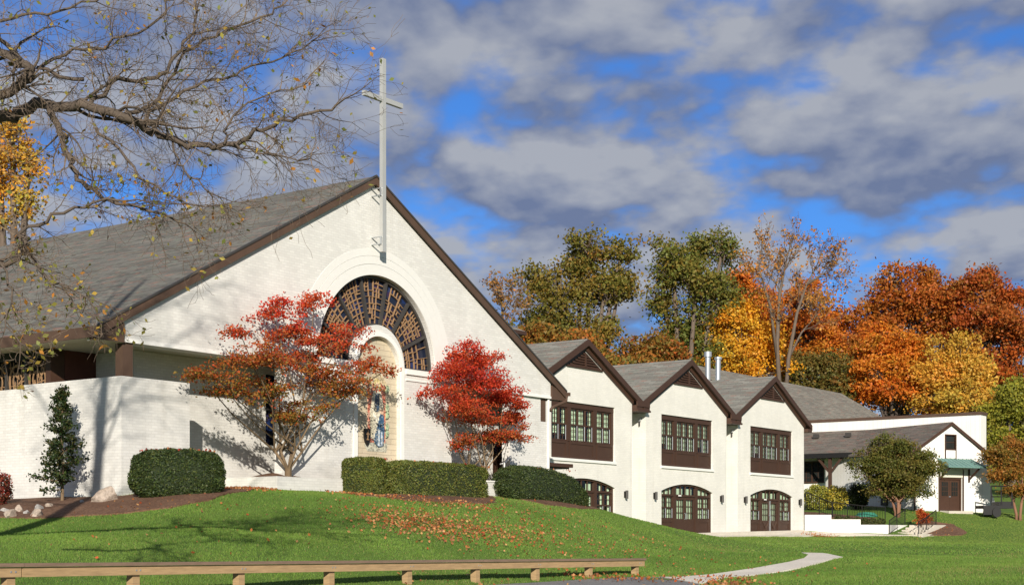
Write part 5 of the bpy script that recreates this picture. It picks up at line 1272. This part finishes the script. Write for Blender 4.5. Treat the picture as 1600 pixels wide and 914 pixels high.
# ------------------------------------------------------------------ big half-bare tree at the left, trunk just outside the picture
def bare_tree():
    R = random.Random(5); rng = np.random.default_rng(5)
    TB = Vector((-10.6, 20.0, hz(-10.6, 20.0)))
    root = tag(empty('bare_tree', TB), 'large nearly leafless tree reaching branches across the sky over the church roof', 'tree')
    w = MB(); tw = MB(); LV = []; LVd = []
    def P(px, py, Y): return at(px, py, Y) - TB
    def smooth(pts, k=4):
        pts = [Vector(p) for p in pts]; out = []
        for i in range(len(pts) - 1):
            p0 = pts[max(i - 1, 0)]; p1 = pts[i]; p2 = pts[i + 1]; p3 = pts[min(i + 2, len(pts) - 1)]
            for j in range(k):
                t = j / k
                out.append(.5 * ((2 * p1) + (p2 - p0) * t + (2 * p0 - 5 * p1 + 4 * p2 - p3) * t * t + (3 * p1 - p0 - 3 * p2 + p3) * t ** 3))
        return out + [pts[-1]]
    def twig(p, d, L, r, dep, lf):
        n = 5 if dep > 0 else 4; pts = [p]; q = p.copy(); d = d.normalized()
        for i in range(n):
            d = (d + Vector((R.gauss(0, .23), R.gauss(0, .2), R.gauss(0, .23) - .01))).normalized(); q = q + d * L / n; pts.append(q.copy())
        rr = [max(r * (1 - .8 * i / n), .0024) for i in range(n + 1)]
        (w if r > .018 else tw).tube(pts, rr, 5 if r > .018 else 3, False)
        if dep <= 1:
            for k in range(3):
                if R.random() < lf: LV.append(pts[R.randint(1, n)] + Vector((R.gauss(0, .04), R.gauss(0, .04), R.gauss(0, .04))))
        if dep > 0:
            k = R.randint(4, 6) if dep > 1 else R.randint(3, 5)
            for _ in range(k):
                i = R.randint(1, n); ax = Vector((R.gauss(0, 1), R.gauss(0, 1), R.gauss(0, 1))); dd = (pts[i] - pts[i - 1]).normalized()
                ax = (ax - dd * ax.dot(dd)).normalized(); sp_ = R.uniform(.55, 1.05)
                twig(pts[i], dd * math.cos(sp_) + ax * math.sin(sp_), L * R.uniform(.42, .72), rr[i] * .62, dep - 1, lf)
    def limb(pts, r0, r1, nb, L, dep=2, lf=.1, k=4, bias=(0, 0, .1)):
        s = smooth(pts, k); n = len(s); r0 *= .56 if r0 > .06 else .62; nb = int(nb * 1.3)
        s = [q + Vector((R.gauss(0, .024), R.gauss(0, .04), R.gauss(0, .024))) * (1 if 0 < i_ < n - 1 else 0) for i_, q in enumerate(s)]
        rr = [r0 + (r1 - r0) * (i / (n - 1)) ** .8 for i in range(n)]
        w.tube([q + Vector((R.gauss(0, .3), R.gauss(0, .3), R.gauss(0, .3))) * rr[i] * .5 for i, q in enumerate(s)], rr, 8)
        for b_ in range(nb):
            i = min(n - 1, 1 + int((n - 2) * (b_ + R.random()) / nb)); dd = (s[i] - s[i - 1]).normalized()
            ax = Vector((R.gauss(0, 1), R.gauss(0, .8), R.gauss(0, 1))); ax = (ax - dd * ax.dot(dd)).normalized(); a = R.uniform(.45, 1.15)
            twig(s[i], dd * math.cos(a) + ax * math.sin(a) + Vector(bias), L * R.uniform(.6, 1.15), max(rr[i] * .42, .009) if rr[i] < .07 else R.uniform(.009, .017), dep, lf * .6)
        twig(s[-1], s[-1] - s[-2], L * .8, r1 * .9, dep, lf)
    # trunk and unseen upper limbs
    tr_pts = smooth([Vector((0, 0, -.5)), Vector((.1, 0, 2)), Vector((-.1, .2, 4.8)), Vector((.1, .3, 8)), Vector((.4, .6, 11.5)), Vector((.8, .9, 15.5)), Vector((1.2, 1, 18))], 4)
    w.tube(tr_pts, [max(.46 * (1 - .92 * i / (len(tr_pts) - 1)), .03) for i in range(len(tr_pts))], 12)
    fork = P(-210, 205, 20)
    L1 = [Vector((0, .1, 6.0)), P(-150, 215, 20), P(-40, 185, 20), P(20, 178, 20), P(70, 163, 20), P(130, 170, 20), P(190, 183, 20), P(235, 203, 20.2), P(270, 218, 20.3), P(320, 230, 20.4), P(365, 222, 20.3), P(410, 198, 20.2), P(470, 180, 20), P(525, 165, 20)]
    limb(L1, .20, .016, 26, 1.0, 2, .06)
    limb([P(-120, 190, 20), P(-40, 165, 19.6), P(30, 132, 19.5), P(50, 113, 19.5), P(25, 95, 19.4), P(0, 75, 19.3), P(-40, 40, 19.2)], .12, .05, 12, .9, 2, .08)
    limb([P(48, 115, 19.5), P(0, 60, 19.3), P(-20, 45, 19), P(40, 25, 19), P(110, 15, 19), P(180, -20, 19)], .05, .012, 12, .8, 2, .1)
    limb([P(76, 164, 20), P(98, 205, 19.7), P(104, 240, 19.6), P(125, 278, 19.5), P(150, 305, 19.4), P(195, 318, 19.3), P(240, 330, 19.2), P(290, 350, 19.2)], .09, .012, 15, .8, 2, .16, bias=(0, 0, -.1))
    limb([P(-160, 440, 19.5), P(-60, 425, 19), P(0, 410, 19), P(38, 392, 19), P(40, 372, 19), P(26, 366, 19), P(70, 345, 19), P(130, 323, 19), P(200, 314, 19)], .10, .014, 13, .75, 2, .2)
    limb([P(38, 392, 19), P(70, 430, 18.8), P(110, 455, 18.7), P(150, 470, 18.6)], .03, .008, 7, .6, 2, .34, bias=(0, 0, -.2))
    limb([P(0, 410, 19), P(20, 450, 18.8), P(10, 500, 18.7), P(40, 540, 18.6)], .03, .008, 7, .55, 2, .36, bias=(0, 0, -.2))
    limb([P(140, 170, 20), P(185, 125, 20.3), P(240, 122, 20.4), P(275, 90, 20.5), P(300, 50, 20.5), P(305, 5, 20.6)], .06, .016, 16, .85, 2, .08)
    limb([P(190, 183, 20), P(240, 165, 20.6), P(270, 110, 20.8), P(320, 65, 21), P(390, 35, 21), P(440, 10, 21)], .05, .014, 18, .85, 2, .08)
    limb([P(130, 125, 20.2), P(60, 110, 20), P(100, 85, 20), P(160, 75, 20), P(230, 40, 20), P(270, 0, 20)], .045, .014, 14, .8, 2, .1)
    limb([P(225, 195, 20.2), P(260, 160, 20.6), P(320, 130, 20.8), P(380, 110, 21), P(440, 90, 21), P(495, 60, 21)], .045, .010, 18, .8, 2, .08)
    limb([P(270, 218, 20.3), P(280, 255, 20), P(310, 285, 19.8), P(350, 310, 19.8)], .03, .008, 9, .7, 2, .12, bias=(0, 0, -.15))
    limb([P(150, 200, 20), P(190, 235, 19.8), P(230, 285, 19.6), P(290, 315, 19.5), P(350, 325, 19.5)], .04, .008, 12, .75, 2, .1, bias=(0, 0, -.15))
    limb([P(365, 222, 20.3), P(400, 240, 20.2), P(450, 245, 20.2), P(500, 255, 20.2)], .026, .007, 10, .7, 2, .1)
    limb([P(350, 226, 20.3), P(365, 180, 20.6), P(420, 150, 20.8), P(480, 130, 20.8)], .03, .008, 10, .75, 2, .1)
    # high limbs above the picture: they throw the shade on gable and roof
    for a, z0, L_, el in ((.3, 9.5, 6.5, .5), (1.0, 11, 6, .7), (2.2, 10, 6.5, .6), (-.5, 12, 5.5, .6), (3.6, 9, 6, .5), (.55, 13.5, 5.5, .75), (1.6, 14.5, 4.5, .8), (4.8, 12, 5, .6)):
        d = Vector((math.cos(a) * math.cos(el), math.sin(a) * math.cos(el), math.sin(el))); s0 = Vector((.3, .4, z0))
        limb([s0, s0 + d * L_ * .35 + Vector((0, 0, .3)), s0 + d * L_ * .7 + Vector((0, 0, .2)), s0 + d * L_], .09, .02, 12, 1.6, 2, .04, 3)
    w.build('trunk', 'limb_bark', root, smooth=True)
    tw.build('twigs', 'twig_bark', root)
    C = np.array([tuple(c) for c in LV])
    leaves_mesh('leaves', C, .075, pick_cols(rng, [(.30, .26, .05), (.22, .22, .05), (.40, .27, .05), (.42, .18, .03), (.18, .19, .045)], len(C), .3), rng, 'leaf', root)
bare_tree()

# sparse tall tree behind the wing: mostly branches, thin orange leaf
def sparse_tree(label, base, guides, seed, pal, lf, trunk_r, name='sparse_tree', L=2.6):
    R = random.Random(seed); rng = np.random.default_rng(seed)
    B = Vector(base); root = tag(empty(name, B), label, 'tree'); w = MB(); tw = MB(); LV = []
    def twig(p, d, L, r, dep):
        n = 5; pts = [p]; q = p.copy(); d = d.normalized()
        for i in range(n):
            d = (d + Vector((R.gauss(0, .13), R.gauss(0, .13), R.gauss(.06, .1)))).normalized(); q = q + d * L / n; pts.append(q.copy())
        rr = [max(r * (1 - .75 * i / n), .014) for i in range(n + 1)]
        tw.tube(pts, rr, 4, False)
        if dep == 0:
            for k in range(R.randint(0, int(lf * 2))): LV.append(pts[R.randint(1, n)] + Vector((R.gauss(0, .25), R.gauss(0, .25), R.gauss(0, .2))))
        else:
            for _ in range(R.randint(4, 6)):
                i = R.randint(1, n); dd = (pts[i] - pts[i - 1]).normalized(); ax = Vector((R.gauss(0, 1), R.gauss(0, 1), R.gauss(0, 1))); ax = (ax - dd * ax.dot(dd)).normalized()
                a = R.uniform(.35, .8); twig(pts[i], dd * math.cos(a) + ax * math.sin(a), L * R.uniform(.45, .7), rr[i] * .6, dep - 1)
    for pts, r0 in guides:
        s = [at(px, py, base[1] + dy) - B for px, py, dy in pts]; n = len(s)
        w.tube(s, [r0 * (1 - .75 * i / (n - 1)) for i in range(n)], 7)
        for i in range(1, n):
            for _ in range(3 if i > 1 else 1):
                q = s[i - 1].lerp(s[i], R.random()); dd = (s[i] - s[i - 1]).normalized(); ax = Vector((R.gauss(0, 1), R.gauss(0, 1), .2)); ax = (ax - dd * ax.dot(dd)).normalized()
                if q.z + B.z > (HZ - 520) / F * base[1]: twig(q, dd * .75 + ax * .6, L * R.uniform(.7, 1.1), r0 * .28, 2)
        twig(s[-1], s[-1] - s[-2], L, r0 * .25, 2)
    w.build('trunk', 'bark', root, smooth=True); tw.build('twigs', 'bark', root)
    C = np.array([tuple(c) for c in LV]); leaves_mesh('leaves', C, .28, pick_cols(rng, pal, len(C), .25), rng, 'leaf', root)
sparse_tree('tall thin leaved tree with pale forked trunks towering over the golden maple', gpt(1222, 137),
    [([(1220, 640, 0), (1214, 540, 0), (1218, 460, 0), (1224, 430, 0), (1230, 400, 0)], .24), ([(1226, 640, .5), (1232, 560, .5), (1245, 490, .5), (1260, 445, .5), (1275, 418, .5)], .23),
     ([(1214, 560, 0), (1204, 480, -.5), (1192, 440, -.5), (1184, 412, -.5)], .16), ([(1232, 560, .5), (1252, 520, 1), (1278, 490, 1)], .14), ([(1260, 445, .5), (1280, 432, .5), (1292, 424, .5)], .12)], 81, [(.48, .20, .04), (.40, .17, .04), (.56, .26, .04), (.30, .16, .04)], 3.4, .3, L=2.5)
sparse_tree('thin twiggy tree showing over the church rake beside the olive oak', gpt(790, 130),
    [([(790, 640, 0), (788, 540, 0), (785, 490, 0), (782, 460, 0)], .16), ([(788, 540, 0), (800, 500, 0), (806, 470, 0)], .10)], 82, [(.36, .16, .04), (.30, .14, .04), (.25, .15, .04)], 3.0, .15, L=1.5)

# ------------------------------------------------------------------ grass and fallen leaves
MASKS = [ROAD, PATH, PATIO, BED1, BED2, BED3, BED4, BED5,
         [tuple(chw(-.1, -.1)), tuple(chw(2.4, -.1)), tuple(chw(pu, -.65)), tuple(chw(pu2, -.65)), tuple(chw(9, 0)), tuple(chw(22, 0)), tuple(chw(22, 30)), tuple(chw(-.1, 30))],
         [tuple(wgw(-4, 0)), tuple(wgw(28.1, 0)), (17.4, 88.2), (22.6, 88.7), (24.5, 91), (24, 110), tuple(wgw(-4, 20))]]
def blocked(X, Y):
    r = np.zeros(X.shape, bool)
    for m in MASKS: r |= inpoly(X, Y, m)
    return r
def grass():
    rng = np.random.default_rng(9); Vs, Cs = [], []
    for y0, y1, dens, hgt, wd in ((19, 30, 1000, .038, .007), (30, 42, 700, .04, .010), (42, 60, 400, .042, .015), (60, 102, 150, .042, .026)):
        xm0, xm1 = -.40, .37
        area = (y1 - y0) * (xm1 - xm0) * (y0 + y1) / 2; n = int(area * dens)
        Y = np.sqrt(rng.uniform(y0 ** 2, y1 ** 2, n)); X = Y * rng.uniform(xm0, xm1, n)
        k = ~blocked(X, Y); X, Y = X[k], Y[k]; n = len(X); Z = height(X, Y)
        pn = .5 + .5 * np.sin(X * .55 + 1.3 * np.sin(Y * .4)) * np.sin(Y * .7 + np.sin(X * .8)); pn2 = .5 + .5 * np.sin(X * 2.3 + Y * 1.1) * np.sin(Y * 2.9 - X * .7)
        h = hgt * rng.uniform(.5, 1.35, n) * (.75 + .4 * pn2); a = rng.uniform(0, 2 * math.pi, n); lean = h * rng.uniform(.1, .9, n); la = rng.uniform(0, 2 * math.pi, n)
        B = np.stack([X, Y, Z - .01], 1); dx = np.stack([np.cos(a), np.sin(a) * .6, np.zeros(n)], 1) * (wd * rng.uniform(.6, 1.3, n))[:, None]
        T = B + np.stack([np.cos(la) * lean, np.sin(la) * lean, h + .01], 1)
        Vs.append(np.stack([B - dx, B + dx, T], 1).reshape(-1, 3))
        c = np.array([(.098, .180, .026)]) * (1 - pn[:, None]) + np.array([(.155, .248, .038)]) * pn[:, None]
        c = c * rng.uniform(.75, 1.2, (n, 1)); mow = np.where(np.sin((X * .62 + Y * .30) * 2.4) > 0, 1.06, .95); c = c * mow[:, None]
        worn = np.clip(np.sin(X * .31 + 2 * np.sin(Y * .13)) * np.sin(Y * .37 + 1.7 * np.sin(X * .21)) - .55, 0, 1) * 1.2
        dry = rng.random(n) < .04 + worn * .35; c[dry] = np.array([.27, .22, .08]) * rng.uniform(.7, 1.2, (dry.sum(), 1))
        yel = np.clip((Y - 62) / 30, 0, 1)[:, None] * .5; c = c * (1 - yel) + np.array([.22, .27, .05]) * yel
        Cs.append(np.repeat(c, 3, 0))
    V = np.concatenate(Vs); o = raw_mesh('grass', V, np.arange(len(V)).reshape(-1, 3), np.concatenate(Cs), 'grassblade', k=3)
    tag(o, 'short green lawn grass covering the slope before the church', 'grass', kind='stuff')
grass()
def fallen():
    rng = np.random.default_rng(12); X, Y = [], []
    def patch(px, Yc, spx, sY, n):
        y = rng.normal(Yc, sY, n); x = ((px + rng.normal(0, spx, n)) - CX) / F * y; X.append(x); Y.append(y)
    patch(650, 39.5, 60, 1.8, 1300); patch(760, 40.5, 70, 2.4, 700); patch(860, 44, 80, 4, 330); patch(990, 48, 70, 6, 120); patch(640, 46.6, 70, .8, 260)
    patch(385, 44.3, 22, .7, 420); patch(270, 39.0, 80, .8, 60); patch(1140, 33, 30, 1.2, 260); patch(960, 34.6, 60, .7, 240); patch(1100, 38, 110, 4, 110)
    patch(800, 51, 60, 3, 160); patch(250, 33, 180, 4, 60); patch(1280, 87.2, 18, .3, 260); patch(560, 47, 25, .6, 150); patch(780, 29.6, 90, 1.2, 60); patch(1450, 90, 30, 1, 120); patch(700, 47.5, 60, 1, 220)
    X = np.concatenate(X); Y = np.concatenate(Y); k = (Y > 20) & ~inpoly(X, Y, MASKS[-2]) & ~inpoly(X, Y, MASKS[-1]); X, Y = X[k], Y[k]; n = len(X)
    C = np.stack([X, Y, height(X, Y) + rng.uniform(.045, .075, n)], 1)
    cols = pick_cols(rng, [(.48, .17, .05), (.42, .09, .03), (.50, .23, .08), (.34, .14, .06), (.52, .29, .12), (.26, .11, .05), (.44, .20, .07)], n, .25)
    o = leaves_mesh('fallen_leaves', C, .078, cols, rng, 'leaf', None, upbias=.8, aspect=.75)
    tag(o, 'red and orange fallen leaves scattered over lawn, beds and road edge', 'leaves', kind='stuff')
    # leaves caught on the hedge tops
    pts = []
    for (cx, cy, ux, uy, rz, z) in ((at(277, 0, 40.9).x, 40.9, 1.0, .42, math.radians(18), 2.40),):
        for _ in range(60):
            a, b_ = rng.uniform(-1, 1) * ux, rng.uniform(-1, 1) * uy; pts.append((cx + a * math.cos(rz) - b_ * math.sin(rz), cy + a * math.sin(rz) + b_ * math.cos(rz), z - .05 * (a / ux) ** 4 + rng.uniform(-.02, .02)))
    for px0, px1, v, dep, zt, m in ((586, 604, -1.25, .5, 2.57, 22), (628, 762, -1.30, .40, 2.555, 60), (818, 890, -1.25, .45, 2.60, 26)):
        u0, u1 = upx(px0, v), upx(px1, v)
        for _ in range(m):
            f = rng.random(); p = chw(u0 + (u1 - u0) * f, v + rng.uniform(-dep, dep)); pts.append((p[0], p[1], zt - (f ** 2 * .30 if px0 == 810 else 0) + rng.uniform(-.02, .02)))
    P_ = np.array(pts); o = leaves_mesh('hedge_top_leaves', P_, .10, pick_cols(rng, [(.50, .10, .04), (.42, .05, .03), (.55, .20, .08)], len(P_), .2), rng, 'leaf', None, upbias=.8, aspect=.8)
    tag(o, 'red leaves caught on the tops of the clipped hedges', 'leaves', kind='stuff')
fallen()
